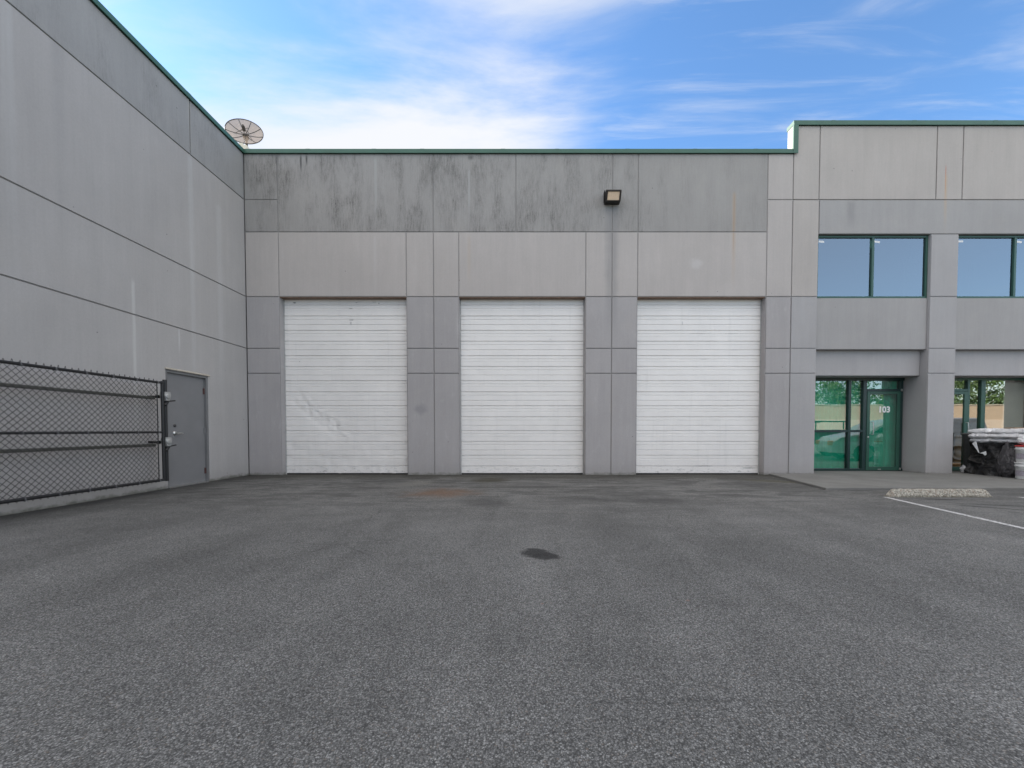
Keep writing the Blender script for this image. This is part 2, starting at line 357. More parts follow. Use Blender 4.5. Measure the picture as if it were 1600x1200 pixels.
def groundmat():
    m, t = mat('weathered_asphalt')
    x, y, z = t.sep(t.pos)[:3]
    P = t.xyz(x, y, 0.)
    v = t.vor(P, 155.); vc = t.sep(v['Color'])
    v2 = t.vor(P, 300.); vc2 = t.sep(v2['Color'])
    stone = t.m('POWER', vc[0], 3.0)                       # a few bright stones
    c = t.scl(t.m('ADD', .58, t.m('ADD', t.m('MULTIPLY', vc[1], .5), t.m('MULTIPLY', stone, 1.15))), (.168,.169,.165))
    edge = t.sm(v['Distance'], .35, .75)
    c = t.scl(t.m('SUBTRACT', 1., t.m('MULTIPLY', edge, .5)), c)
    c = t.scl(t.lin(vc2[0], 0, 1, .78, 1.22), c)
    white = t.m('MULTIPLY', t.sm(vc2[1], .968, .98), t.sm(v2['Distance'], .55, .3))
    c = t.mix(t.m('MULTIPLY', white, .75), c, (.55,.55,.54,1))
    brown = t.sm(vc[2], .97, .98)
    c = t.mix(t.m('MULTIPLY', brown, .35), c, (.22,.17,.13,1))
    big = t.noise(P, .45, 6, .62, .4); mid = t.noise(P, 2.6, 5, .6, .3)
    f = t.m('MULTIPLY', t.lin(big, .3, .7, .74, 1.2), t.lin(mid, .3, .7, .92, 1.08))
    trk = t.noise(t.xyz(t.m('MULTIPLY', x, 1.5), t.m('MULTIPLY', y, .16), 6.), 1., 5, .6, .4)
    f = t.m('MULTIPLY', f, t.lin(trk, .35, .65, .88, 1.10))
    c = t.scl(f, c)
    # worn, smoother tyre tracks and scuffs in front of the doors
    near = t.m('MULTIPLY', t.sm(y, 3.6, 8.0), t.sm(t.m('ABSOLUTE', t.m('SUBTRACT', x, 1.)), 11., 7.))
    scf = t.noise(t.xyz(t.m('MULTIPLY', x, .8), t.m('MULTIPLY', y, 2.6), 2.), 1.1, 7, .68, 1.2)
    c = t.mix(t.m('MULTIPLY', t.m('MULTIPLY', near, t.sm(scf, .42, .62)), .8), c, (.06,.06,.06,1))
    c = t.mix(t.m('MULTIPLY', t.m('MULTIPLY', near, t.sm(scf, .46, .30)), .45), c, (.18,.178,.17,1))
    # damp, dirty strips along the walls
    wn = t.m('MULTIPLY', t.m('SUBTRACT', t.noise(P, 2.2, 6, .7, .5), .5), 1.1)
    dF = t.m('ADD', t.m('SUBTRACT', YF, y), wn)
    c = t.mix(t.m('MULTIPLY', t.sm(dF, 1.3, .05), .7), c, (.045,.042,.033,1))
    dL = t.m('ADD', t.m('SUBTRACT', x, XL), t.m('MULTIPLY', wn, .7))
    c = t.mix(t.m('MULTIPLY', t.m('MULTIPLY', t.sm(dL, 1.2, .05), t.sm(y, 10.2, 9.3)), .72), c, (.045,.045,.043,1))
    # cracks
    ck = t.vor(t.vm('ADD', P, t.scl(.5, t.xyz(t.noise(P, 1.5, 5), t.noise(t.xyz(y, x, 4.), 1.5, 5), 0.))), .38, 'DISTANCE_TO_EDGE')
    ckm = t.m('MULTIPLY', t.sm(ck['Distance'], .006, .0015), t.sm(t.noise(P, .7, 3), .50, .62))
    c = t.mix(t.m('MULTIPLY', ckm, .28), c, (.03,.03,.03,1))
    # stains: (px, py) centre, radii, angle, colour, amount, wobble
    def ell(ctr, rx, ry, ang, col, amt, wob=.5, soft=(1.15, .7), ns=5.):
        nonlocal c
        ca, sa = math.cos(ang), math.sin(ang)
        a = t.m('SUBTRACT', x, ctr.x); b = t.m('SUBTRACT', y, ctr.y)
        u = t.m('DIVIDE', t.m('ADD', t.m('MULTIPLY', a, ca), t.m('MULTIPLY', b, sa)), rx)
        w = t.m('DIVIDE', t.m('SUBTRACT', t.m('MULTIPLY', b, ca), t.m('MULTIPLY', a, sa)), ry)
        d = t.m('ADD', t.m('SQRT', t.m('ADD', t.m('MULTIPLY', u, u), t.m('MULTIPLY', w, w))), t.m('MULTIPLY', t.m('SUBTRACT', t.noise(t.xyz(x, y, ctr.x), ns, 5, .6), .5), wob))
        k = t.m('MULTIPLY', t.sm(d, *soft), amt)
        dk = t.scl(t.m('MULTIPLY', t.m('ADD', .5, vc[1]), 1.), col)
        c = t.mix(k, c, dk)
    ell(at_z(836,863), .14, .125, .3, (.030,.030,.030), .92, 1.3, (1.15,.65), 11.)
    ell(at_z(853,869), .14, .09, -.1, (.030,.030,.030), .92, 1.3, (1.15,.65), 11.)
    ell(at_z(690,770), .75, .6, 0, (.15,.085,.05), .7, 1.3, (1.2,.1), 3.)
    ell(at_z(765,750), .45, .5, .3, (.04,.036,.02), .7, 1.2, (1.2,.4))
    ell(at_z(905,780), .6, .35, 0, (.05,.05,.05), .6, 1.4, (1.2,.1), 3.)
    ell(at_z(765,785), .5, .45, 0, (.05,.05,.05), .55, 1.4, (1.2,.1), 3.)
    ell(at_z(1030,782), 1.1, .4, -.15, (.055,.055,.055), .55, 1.4, (1.2,.1), 3.)
    ell(at_z(1165,775), .6, .2, -.3, (.04,.04,.041), .5, .9, (1.2,.4))
    ell(at_z(1210,752), .8, .25, -.5, (.07,.065,.04), .6, .9, (1.2,.4))
    ell(at_z(650,755), .35, .5, .0, (.15,.15,.135), .4, .5, (1.1,.8))
    ell(at_z(1470,780), .34, .06, -.12, (.03,.03,.032), .8, .3, (1.1,.7))
    ell(at_z(1560,794), .55, .035, -.62, (.03,.03,.032), .8, .3, (1.2,.7))
    ell(at_z(1575,790), .5, .05, -.3, (.03,.03,.032), .7, .3, (1.2,.7))
    for px_, py_ in ((1075,938), (847,943)): ell(at_z(px_, py_), .012, .012, 0, (.25,.12,.09), .4, .4)
    t.put(t.b.inputs['Base Color'], c)
    t.b.inputs['Roughness'].default_value = .86; t.b.inputs['Specular IOR Level'].default_value = .3
    bump(t, t.m('ADD', t.m('MULTIPLY', v['Distance'], -1.), t.m('MULTIPLY', vc[1], .5)), .55, .006)
    return m
M['asphalt'] = groundmat()

def concmat(name, base, spk=.0):
    m, t = mat(name)
    P = t.pos; x, y, z = t.sep(P)[:3]
    f = t.m('MULTIPLY', t.lin(t.noise(P, 1.4, 6, .65, .3), .3, .7, .82, 1.14), t.lin(t.noise(P, 60., 3, .6), .3, .7, .88, 1.12))
    c = t.scl(f, base)
    if spk:
        v = t.vor(P, 60.); vc = t.sep(v['Color'])
        c = t.scl(t.lin(vc[0], 0, 1, 1-spk, 1+spk), c)
        c = t.mix(t.m('MULTIPLY', t.sm(vc[1], .8, .9), .5), c, (.20,.12,.08,1))
        c = t.mix(t.m('MULTIPLY', t.sm(t.m('ADD', z, t.m('MULTIPLY', t.noise(P, 12., 5, .7), .12)), .10, .05), .7), c, (.06,.06,.035,1))
        bump(t, v['Distance'], 1., .01)
    else:
        bump(t, t.noise(P, 50., 4), .3, .01)
    t.put(t.b.inputs['Base Color'], c); t.b.inputs['Roughness'].default_value = .9
    return m
M['sidewalk'] = concmat('worn_sidewalk_concrete', (.17,.17,.162))
M['stop'] = concmat('exposed_aggregate_concrete', (.36,.345,.30), .45)
M['far_tan'] = simple('sunlit_tan_wall', (.60,.48,.36), .9, var=.04, scale=.3)
M['far_pale'] = simple('sunlit_pale_wall', (.76,.64,.52), .9, var=.04, scale=.3)

def paintline():
    m, t = mat('worn_white_road_paint')
    n = t.noise(t.pos, 26., 6, .75)
    v = t.vor(t.pos, 95.); vc = t.sep(v['Color'])
    k = t.sm(t.m('ADD', n, t.m('MULTIPLY', vc[0], .25)), .56, .78)
    c = t.mix(k, (.60,.60,.60,1), (.20,.20,.20,1))
    t.put(t.b.inputs['Base Color'], c); t.b.inputs['Roughness'].default_value = .8
    return m
M['paint'] = paintline()

# ------------------------------------------------------------------ setting: ground, sidewalk, lines
g = MB(); g.add([(-300,-300,0),(300,-300,0),(300,300,0),(-300,300,0)], [(0,1,2,3)])
tag(mesh_obj('ground', g, M['asphalt']), None, None, kind='structure')
SW = .045
fe = at_z(1290, 762, SW)
swx0 = gx(1200, 744)
sw = MB(); sw.poly([(swx0, YF-.03), (fe.x, fe.y), (22, fe.y), (22, 10.9), (gx(1240,744), 10.9), (gx(1240,744), YF-.03)], 'z', -.05, SW)
tag(mesh_obj('sidewalk', sw, M['sidewalk'], bevel=.012), None, None, kind='structure')
def line(p0, p1, w, name='parking_line'):
    d = (p1-p0).normalized(); n = Vector((-d.y, d.x, 0))*w/2
    b = MB(); b.add([(p0-n).xy[:]+(.004,), (p1-n).xy[:]+(.004,), (p1+n).xy[:]+(.004,), (p0+n).xy[:]+(.004,)], [(0,1,2,3)])
    return mesh_obj(name, b, M['paint'])
a = at_z(1383, 777); b = at_z(1600, 826); dd = (b-a)
tag(line(a, a+dd*2.4, .075), None, None, kind='structure')
a2 = at_z(1594, 777); tag(line(a2, a2+dd*2.4, .075), None, None, kind='structure')

# ------------------------------------------------------------------ loading building (centre)
XA, XB, XC, XD, XE, XF = [gx(p, 463) for p in (436, 635, 717, 915, 996, 1197)]
J1, J2, J3 = gx(677.5, 463), gx(956, 463), gx(1236.5, 463)
X806 = gx(806, 300)
Z0, Z1, Z2, Z3, Z4, Z5 = [zf(p) for p in (240, 312, 362.5, 463.5, 544.5, 583.5)]
ZC = zf(234)
G = .0105
loadb = thing('warehouse_building', ((XL+J3)/2, YF+.2, 0), 'grey concrete warehouse with three tall white overhead doors and stained upper band', 'building')
def cells(lst, mat_, parent, y0=YF, dep=.022, name='wall_panel', g_=G):
    for x0, x1, z0, z1 in lst:
        b = MB(); b.box(x0+g_, x1-g_, y0, y0+dep, z0+(g_ if z0 > .01 else 0), z1-g_)
        mesh_obj(name, b, mat_, parent, bevel=.006, seg=1)
cells([(XL,XA,Z1,Z0),(XL,XA,Z2,Z1),(XA,J1,Z2,Z0),(J1,X806,Z2,Z0),(X806,J2,Z2,Z0),(J2,XE,Z2,Z0),(XE,XF,Z2,Z0)], M['wall_dark'], loadb, name='stained_upper_band')
cells([(XL,XA,Z3,Z2),(XA,XB,Z3,Z2),(XB,J1,Z3,Z2),(J1,XC,Z3,Z2),(XC,XD,Z3,Z2),(XD,J2,Z3,Z2),(J2,XE,Z3,Z2),(XE,XF,Z3,Z2),(XF,J3,Z1,Z0),(XF,J3,Z3,Z1)], M['wall_mid'], loadb, name='middle_band')
low = []
for x0, x1 in ((XL,XA),(XB,J1),(J1,XC),(XD,J2),(J2,XE),(XF,J3)):
    low += [(x0,x1,Z4,Z3),(x0,x1,Z5,Z4),(x0,x1,0,Z5)]
cells(low, M['wall_low'], loadb, name='pier_panel')
bk = MB(); yb = YF+.02
bk.box(XL, J3, yb-.007, YF+.24, Z3-.001, Z0+.02)
for x0, x1 in ((XL,XA),(XB,XC),(XD,XE),(XF,J3)): bk.box(x0+.004, x1-.004, yb, YF+.24, 0, Z3-.001)
mesh_obj('wall', bk, M['groove'], loadb)
# painted return faces of the door reveals (the pier's thickness) and the lintel soffit
for x0 in (XA,XB,XC,XD,XE,XF):
    rv = MB(); rv.box(x0-.004, x0+.004, YF+.012, YF+.24, 0, Z3-.012); mesh_obj('door_reveal', rv, M['wall_low'], loadb)
rusty = simple('rusty_door_head', (.23,.155,.11), .8, var=.25, scale=9)
for x0, x1 in ((XA,XB),(XC,XD),(XE,XF)):
    sf = MB(); sf.box(x0+.005, x1-.005, YF+.012, YF+.24, Z3-.012, Z3); mesh_obj('door_soffit', sf, rusty, loadb)
cp = MB()
cp.box(XL+.02, J3+.02, YF-.035, YF+.27, Z0+.004, ZC)
cp.box(XL+.02, J3+.02, YF-.045, YF-.035, Z0-.012, Z0+.03)
for s_ in (389, 482, 585, 660, 786, 870, 980, 1085, 1180):
    xx = gx(s_, 237); cp.box(xx-.05, xx+.05, YF-.038, YF-.034, Z0+.03, ZC+.002)
mesh_obj('parapet_cap', cp, M['green'], loadb, bevel=.004, seg=1)
rf = MB(); rf.box(XL+.25, J3, YF+.24, 32, Z0-1.0, Z0-.8)
mesh_obj('roof', rf, M['roof'], loadb)
bw = MB(); bw.box(XL+.25, J3, 31.8, 32, 0, Z0-1.0); mesh_obj('rear_wall', bw, M['cream'], loadb)

# overhead doors
M['strip'] = simple('grey_weather_strip', (.42,.42,.41), .6, var=.15)
YD = YF+.19
def sstep(t): t = max(0, min(1, t)); return t*t*(3-2*t)
strong = [477, 494, 516.5, 533.4, 555.9, 572.9, 595, 612.5, 634.1, 651.5, 673.1, 690, 711.6, 728.4]
def zD(py): return at_y(812, py, YD).z
TOPD = Z3+.03; BOTD = .03
rows = [(TOPD, 0)]
def groove(zc_, w, dpt):
    rows.extend([(zc_+w, 0), (zc_+w*.35, dpt), (zc_-w*.35, dpt), (zc_-w, 0)])
gl_ = []
for i, s_ in enumerate(strong):
    nxt = strong[i+1] if i+1 < len(strong) else 742
    gl_.append((s_, .015, .026)); gap = nxt-s_
    if gap > 20: gl_ += [(s_+5.3, .010, .010), (s_+13.4, .012, .014)]
    elif gap > 15: gl_ += [(s_+5.1, .010, .010), (s_+9.2, .007, .006)]
for s_, w, d_ in gl_: groove(zD(s_), w, d_)
rows.append((BOTD, 0)); rows.sort(key=lambda r: -r[0])
def over_door(x0, x1, seed, dent, label):
    nx = 110 if dent else 40
    b = MB(); vs = []; x0i, x1i = x0-.03, x1+.03
    c0 = at_y(452, 625, YD); c1 = at_y(535, 690, YD); dl = Vector((c1.x-c0.x, c1.z-c0.z)).normalized(); nl = Vector((dl.y, -dl.x))
    for z, d in rows:
        for i in range(nx+1):
            x = x0i+(x1i-x0i)*i/nx
            y = YD+d+.008*mn.noise(Vector((x*.9+seed*3, z*1.1, seed)))+.0025*mn.noise(Vector((x*4, z*9, seed)))
            if dent:
                q = Vector((x-c0.x, z-c0.z)); al = q.dot(dl); ds = q.dot(nl)+.05*mn.noise(Vector((al*2, 0, 3)))
                k = sstep((al+.15)/.3)*sstep((2.1-al)/.9)
                y += .011*k*math.exp(-(ds/.30)**2)*(1 if ds < 0 else math.exp(-(ds/.06)**2))*(1+.8*mn.noise(Vector((al*4, 1, 0))))
                y += .010*k*math.exp(-((ds+.2)/.16)**2)*mn.noise(Vector((al*9, ds*9, 1)))*2
                if z < 1.1: y += .012*mn.noise(Vector((x*6, z*4, 8)))*sstep((1.1-z)/.6)
            vs.append((x, y, z))
    n = nx+1
    fs = [(r*n+i, r*n+i+1, (r+1)*n+i+1, (r+1)*n+i) for r in range(len(rows)-1) for i in range(nx)]
    b.add(vs, fs)
    b.box(x0i, x1i, YD+.045, YD+.055, BOTD, TOPD)
    d = mesh_obj('overhead_door', b, M['door_white'], loadb, label=label)
    s = MB(); s.box(x0+.01, x1-.01, YD-.004, YD+.04, .003, BOTD+.004); mesh_obj('bottom_seal', s, M['rubber'], d)
    for q0, q1 in ((x0+.0045, x0+.022), (x1-.022, x1-.0045)):
        tr = MB(); tr.box(q0, q1, YD-.02, YD-.006, 0, Z3-.02); mesh_obj('weather_strip', tr, M['strip'], d)
    return d
over_door(XA, XB, 1, True, 'white overhead door with a diagonal crease low on its left side')
over_door(XC, XD, 2, False, None)
over_door(XE, XF, 5, False, 'white overhead door with faint dark scratches near its top')
# small scuffs on the first door
sc = MB()

# ------------------------------------------------------------------ office building (right)
K = gx(1278.5, 420); L = gx(1454, 420); Mx = gx(1497.5, 420)
BAY = Mx-K; N1 = L+BAY; N2 = Mx+BAY; XR = N2+1.2
K1, K2, K3 = gx(1281, 250), gx(1464, 250), gx(1505, 250)
ZT = zf(196, 1420); ZTC = zf(189.5, 1420); ZH = zf(365); ZS = zf(464.5); ZP = zf(545); ZL = at_y(1350, 587, YF+.2).z
YG = YF+.58
off = thing('office_building', ((J3+XR)/2, YF+.3, 0), 'taller grey concrete office wing with green framed windows and glass entrance doors', 'building')
cells([(J3,K1,Z1,ZT),(K1,K2,Z1,ZT),(K2,K3,Z1,ZT),(K3,K3+BAY-.6,Z1,ZT),(K3+BAY-.6,XR,Z1,ZT),(J3,K,Z3,Z1)], M['off_light'], off, name='upper_wall_panel')
cells([(K,XR,ZH-G,Z1)], M['off_band'], off, name='window_head_band')
lowc = [(J3,K,Z4,Z3),(J3,K,Z5,Z4),(J3,K,0,Z5)]
for x0, x1 in ((L,Mx),(N1,N2)): lowc += [(x0,x1,Z3,ZH-G),(x0,x1,Z4,Z3),(x0,x1,Z5,Z4),(x0,x1,0,Z5)]
cells(lowc, M['off_low'], off, name='pier_panel')
ob = MB()
ob.box(J3, XR, yb, YF+.2, ZH, ZT+.02)
mesh_obj('wall', ob, M['groove'], off)
for x0, x1 in ((J3+.004,K-.003),(L+.003,Mx-.003),(N1+.003,N2-.003)):
    pr = MB(); pr.box(x0, x1, YF+.02, YG+.12, 0, ZH-.001); mesh_obj('pier', pr, M['off_low'], off)
for x0, x1 in ((K,L),(Mx,N1)):
    sp = MB(); sp.box(x0-.002, x1+.002, YF+.06, YG+.12, ZP, ZS); mesh_obj('spandrel_panel', sp, M['off_band'], off, bevel=.008, seg=1)
    lt = MB(); lt.box(x0-.002, x1+.002, YF+.20, YG+.12, ZL, ZP-.001); mesh_obj('lintel', lt, M['off_low'], off, bevel=.008, seg=1)
cp = MB(); zt2 = ZTC
cp.box(J3-.03, XR+.03, YF-.035, YF+.23, ZT+.004, zt2)
cp.box(J3-.03, XR+.03, YF-.045, YF-.035, ZT-.015, ZT+.03)
cp.box(J3-.03, J3+.07, YF-.037, YF+.02, ZC+.002, ZT+.003)
cp.box(J3-.04, J3+.075, YF-.047, YF-.0355, Z0-.014, ZT-.016)
for i in range(7):
    xx = J3+.9+i*1.9; cp.box(xx-.05, xx+.05, YF-.038, YF-.034, ZT+.03, zt2+.002)
mesh_obj('parapet_cap', cp, M['green'], off, bevel=.004, seg=1)
ps = MB(); ps.box(J3-.018, J3+.004, YF+.02, YF+.2, ZC+.001, ZT+.003); mesh_obj('parapet_side', ps, M['cream'], off)
rf = MB(); rf.box(J3, XR, YF+.2, 32, Z0-.5, Z0-.3); mesh_obj('roof', rf, M['roof'], off)
sd = MB(); sd.box(XR-.2, XR, YG+.15, 32, 0, Z0-.5); sd.box(J3+.3, XR, 31.8, 32, 0, Z0-.5); mesh_obj('side_wall', sd, M['cream'], off)
# interiors
for x0, x1 in ((K,L),(Mx,N1)):
    dk = MB(); dk.box(x0, x1, YG+1.6, YG+1.65, ZS-.3, ZH+.3); dk.box(x0, x1, YG+.12, YG+1.6, ZS-.32, ZS-.3); dk.box(x0, x1, YG+.12, YG+1.6, ZH+.3, ZH+.32)
    dk.box(x0-.02, x0, YG+.12, YG+1.65, ZS-.3, ZH+.3); dk.box(x1, x1+.02, YG+.12, YG+1.65, ZS-.3, ZH+.3)
    mesh_obj('upper_room', dk, M['inside_dark'], off)
rm = MB(); rm.box(Mx-.3, N1+.3, YG+2.5, YG+2.6, 0, ZL+.2); rm.box(Mx-.3, Mx-.28, YG+.13, YG+2.5, 0, ZL+.2); rm.box(N1+.28, N1+.3, YG+.13, YG+2.5, 0, ZL+.2)
rm.box(Mx-.3, N1+.3, YG+.13, YG+2.5, ZL+.2, ZL+.25); rm.box(Mx-.3, N1+.3, YG+.13, YG+2.5, SW, SW+.02)
mesh_obj('shop_room', rm, M['inside_tan'], off)

def frame_rect(b, x0, x1, z0, z1, w, y0, y1):
    b.box(x0, x0+w, y0, y1, z0, z1); b.box(x1-w, x1, y0, y1, z0, z1)
    b.box(x0+w, x1-w, y0, y1, z0, z0+w); b.box(x0+w, x1-w, y0, y1, z1-w, z1)
def upper_window(x0, x1, mid):
    b = MB(); y0, y1 = YF+.07, YF+.14
    frame_rect(b, x0+.002, x1-.002, ZS+.002, ZH-.014, .045, y0, y1)
    b.box(mid-.028, mid+.028, y0-.004, y1, ZS+.047, ZH-.059)
    w = mesh_obj('window', b, M['green_fr'], off, bevel=.004, seg=1)
    for a_, c_ in ((x0+.047, mid-.028), (mid+.028, x1-.047)):
        p = MB(); p.box(a_, c_, YF+.105, YF+.111, ZS+.047, ZH-.059); mesh_obj('pane', p, M['glass_up'], w)
        k = random.uniform(-.02, .02); xs = a_+.03; zs = ZH-.16
        s_ = MB(); s_.add([(xs, YF+.1035, zs), (xs+.13, YF+.1035, zs+k), (xs+.125, YF+.1035, zs+k+.045), (xs-.005, YF+.1035, zs+.045),
                           (xs, YF+.1045, zs), (xs+.13, YF+.1045, zs+k), (xs+.125, YF+.1045, zs+k+.045), (xs-.005, YF+.1045, zs+.045)],
                          [(0,1,2,3),(7,6,5,4),(0,4,5,1),(1,5,6,2),(2,6,7,3),(3,7,4,0)])
        mesh_obj('paper_label', s_, M['sticker'], w)
upper_window(K, L, at_y(1362, 420, YF+.1).x)
upper_window(Mx, N1, at_y(1583.5, 420, YF+.1).x)

# entrance glazing, unit 103
def gxg(px, py=680): return at_y(px, py, YG).x
def gzg(py): return at_y(1350, py, YG).z
y0, y1 = YG, YG+.1
gl0, gl1 = K-.05, L+.002
zb_, zh_ = SW+.001, ZL-.002
fr = MB()
fr.box(gl0, gl1, y0, y1, zb_, zb_+.06); fr.box(gl0, gl1, y0, y1, zh_-.07, zh_)
m1 = gxg(1327); m2 = gxg(1350.5); m3 = gxg(1407.5)
zt_ = zb_+.06; zh2 = zh_-.07
def vb(x, w, b=fr, y=0): b.box(x-w/2, x+w/2, y0-y, y1, zt_, zh2)
vb(gl0+.03, .06); vb(m1, .07); vb(m2, .09); vb(m3, .07)
zm = gzg(673.5); fr.box(gl0+.06, m1-.035, y0+.002, y1, zm-.03, zm+.03); fr.box(m1+.035, m2-.045, y0+.002, y1, zm-.03, zm+.03)
ztr = gzg(609.5); fr.box(m2+.045, m3-.035, y0+.002, y1, ztr-.03, ztr+.03)
e = mesh_obj('entrance_glazing', fr, M['green_dk'], off, bevel=.004, seg=1)
def pane(x0, x1, z0, z1, par, m_=None, y=YG+.045):
    p = MB(); p.box(x0, x1, y, y+.006, z0, z1); return mesh_obj('pane', p, m_ or M['glass_low'], par)
pane(gl0+.06, m1-.035, zt_, zm-.03, e); pane(gl0+.06, m1-.035, zm+.03, zh2, e)
pane(m1+.035, m2-.045, zt_, zm-.03, e); pane(m1+.035, m2-.045, zm+.03, zh2, e)
pane(m2+.045, m3-.035, ztr+.03, zh2, e)
bl = MB()
nb = 60
for i in range(nb):
    a_ = gl0+(gl1-gl0)*i/nb; c_ = gl0+(gl1-gl0)*(i+1)/nb
    o_ = .012*math.sin(i*1.7)+.01*math.sin(i*.6)
    bl.add([(a_, y1+.03+o_, zb_), (c_, y1+.03+.012*math.sin((i+1)*1.7)+.01*math.sin((i+1)*.6), zb_), (c_, y1+.03+.012*math.sin((i+1)*1.7)+.01*math.sin((i+1)*.6), zh_), (a_, y1+.03+o_, zh_)], [(0,1,2,3)])
bl.box(gl0, gl1, y1+.07, y1+.09, zb_, zh_)
mesh_obj('green_curtain', bl, M['green_blind'], off)
# door leaf
dl0, dl1 = m2+.05, m3-.04; dz0, dz1 = zt_-.045, ztr-.034
d = MB(); yd0, yd1 = YG-.012, YG+.035
d.box(dl0, dl0+.075, yd0, yd1, dz0, dz1); d.box(dl1-.075, dl1, yd0, yd1, dz0, dz1)
d.box(dl0+.075, dl1-.075, yd0, yd1, dz0, dz0+.09); d.box(dl0+.075, dl1-.075, yd0, yd1, dz1-.075, dz1)
ed = mesh_obj('entrance_door', d, M['green_fr'], off, bevel=.004, seg=1)
pane(dl0+.075, dl1-.075, dz0+.09, dz1-.075, ed, y=YG+.01)
def pull(x, z0, z1, par, y):
    h = MB(); h.path([(x, y, z0), (x, y-.055, z0), (x+.008, y-.06, (z0+z1)/2), (x, y-.055, z1), (x, y, z1)], .011, 8)
    return mesh_obj('handle', h, M['chrome'], par)
hx = dl0+.0375
pull(at_y(1364, 670, yd0-.05).x, gzg(678.5), gzg(660), ed, yd0)
k = MB(); k.lathe([(0,-.012),(.018,-.012),(.02,0)], (hx, yd0, gzg(683)), 14, 'y'); mesh_obj('lock', k, M['chrome'], ed)
k = MB(); k.box(dl0+.3, dl0+.38, yd0-.004, yd0, dz0+.02, dz0+.04); mesh_obj('maker_plate', k, M['chrome'], ed)
for q0, q1 in ((ztr-.03, ztr+.03), (zt_-.03, zt_+.02)):
    k = MB(); k.box(m3-.03, m3+.01, y0-.014, y0, q0, q1); mesh_obj('pivot', k, M['chrome'], e)
# unit number
cu = bpy.data.curves.new('number', 'FONT'); cu.body = '103'; cu.size = .235; cu.extrude = .001; cu.offset = .008; cu.space_character = 1.02
to = bpy.data.objects.new('t', cu); COL.objects.link(to)
dg = bpy.context.evaluated_depsgraph_get(); me = bpy.data.meshes.new_from_object(to.evaluated_get(dg)); bpy.data.objects.remove(to)
me.name = 'unit_number'; me.materials.append(M['sticker'])
vs = [v.co.copy() for v in me.vertices]; wx0 = min(v.x for v in vs); wx1 = max(v.x for v in vs)
tx0, tx1 = gxg(1374.5, 640), gxg(1391, 640); s_ = (tx1-tx0)/(wx1-wx0)
tz0 = gzg(644)
pl = ed.location+off.location
for v in me.vertices:
    c_ = v.co.copy(); v.co = Vector((tx0+(c_.x-wx0)*s_, YG+.006-c_.z*.5, tz0+c_.y*s_))-off.location
no = bpy.data.objects.new('unit_number', me); COL.objects.link(no); no.parent = ed

# right unit glazing
fr = MB(); gr0, gr1 = Mx-.1, N1+.002
fr.box(gr0, gr1, y0, y1, zb_, zb_+.05); fr.box(gr0, gr1, y0, y1, zh_-.06, zh_)
q1 = gxg(1512); q2 = gxg(1535)
zt_ = zb_+.05; zh2 = zh_-.06
for x_, w_ in ((gr0+.03,.06),(q1,.06),(q2,.11),(gr1-.03,.06)): fr.box(x_-w_/2, x_+w_/2, y0, y1, zt_, zh2)
fr.box(gr0+.06, q1-.03, y0+.002, y1, ztr-.03, ztr+.03)
e2 = mesh_obj('shopfront_glazing', fr, M['green_fr'], off, bevel=.004, seg=1)
pane(gr0+.06, q1-.03, ztr+.03, zh2, e2, M['glass_shop']); pane(q1+.03, q2-.055, zt_, zh2, e2, M['glass_shop']); pane(q2+.055, gr1-.06, zt_, zh2, e2, M['glass_shop'])
d = MB(); dl0, dl1 = gr0+.065, q1-.033
d.box(dl0, dl0+.075, yd0, yd1, dz0, dz1); d.box(dl1-.085, dl1, yd0, yd1, dz0, dz1)
d.box(dl0+.075, dl1-.085, yd0, yd1, dz0, dz0+.09); d.box(dl0+.075, dl1-.085, yd0, yd1, dz1-.075, dz1)
ed2 = mesh_obj('shop_door', d, M['green_fr'], off, bevel=.004, seg=1)
pane(dl0+.075, dl1-.085, dz0+.09, dz1-.075, ed2, M['glass_shop'], y=YG+.01)
pull(gxg(1507.5), gzg(679), gzg(660.5), ed2, yd0)
k = MB(); k.lathe([(0,-.012),(.018,-.012),(.02,0)], (dl1-.04, yd0, gzg(683.5)), 14, 'y'); mesh_obj('lock', k, M['chrome'], ed2)

b = MB(); b.box(gxg(1578)-.0, N1-.1, YG+.16, YG+.18, SW+.3, ZL-.1); mesh_obj('reflection_board', b, simple('pale_reflection_board', (.80,.79,.75), .8, var=.12, scale=2), off)  # made-up board whose pale colour stands for a reflection in the glass
# plank seen through the shop door
p = MB(); b0 = at_y(1495, 733, YG+.30).x; b1 = at_y(1502, 682, YG+.17).x
p.add([(b0-.10, YG+.30, SW+.021), (b0+.08, YG+.30, SW+.021), (b0+.08, YG+.34, SW+.021), (b0-.10, YG+.34, SW+.021),
       (b1-.10, YG+.17, .95), (b1+.08, YG+.17, .95), (b1+.08, YG+.21, .95), (b1-.10, YG+.21, .95)],
      [(0,3,2,1),(4,5,6,7),(0,1,5,4),(1,2,6,5),(2,3,7,6),(3,0,4,7)])
tag(mesh_obj('plank', p, M['wood'], bevel=.004), 'bare brown plank leaning inside the glass shop door', 'plank')
# desk-top printer silhouette inside window
dkx = gxg(1556)+.1
b = MB(); b.poly([(-.42,0),(.42,0),(.36,.10),(.2,.24),(-.12,.24),(-.30,.12)], 'y', YG+.5, YG+.95)
b.v = [(v[0]+dkx, v[1], v[2]+1.06) for v in b.v]
cab = thing('printer', (dkx, YG+.7, SW+.02), 'grey office machine on a cabinet behind the shop window', 'printer')
mesh_obj('machine_body', b, simple('grey_machine_plastic', (.30,.31,.31), .5, var=.06), cab, bevel=.02)
b = MB(); b.box(dkx-.45, dkx+.45, YG+.45, YG+1.0, SW+.02, 1.055); mesh_obj('cabinet', b, M['bin_grey'], cab, bevel=.01)

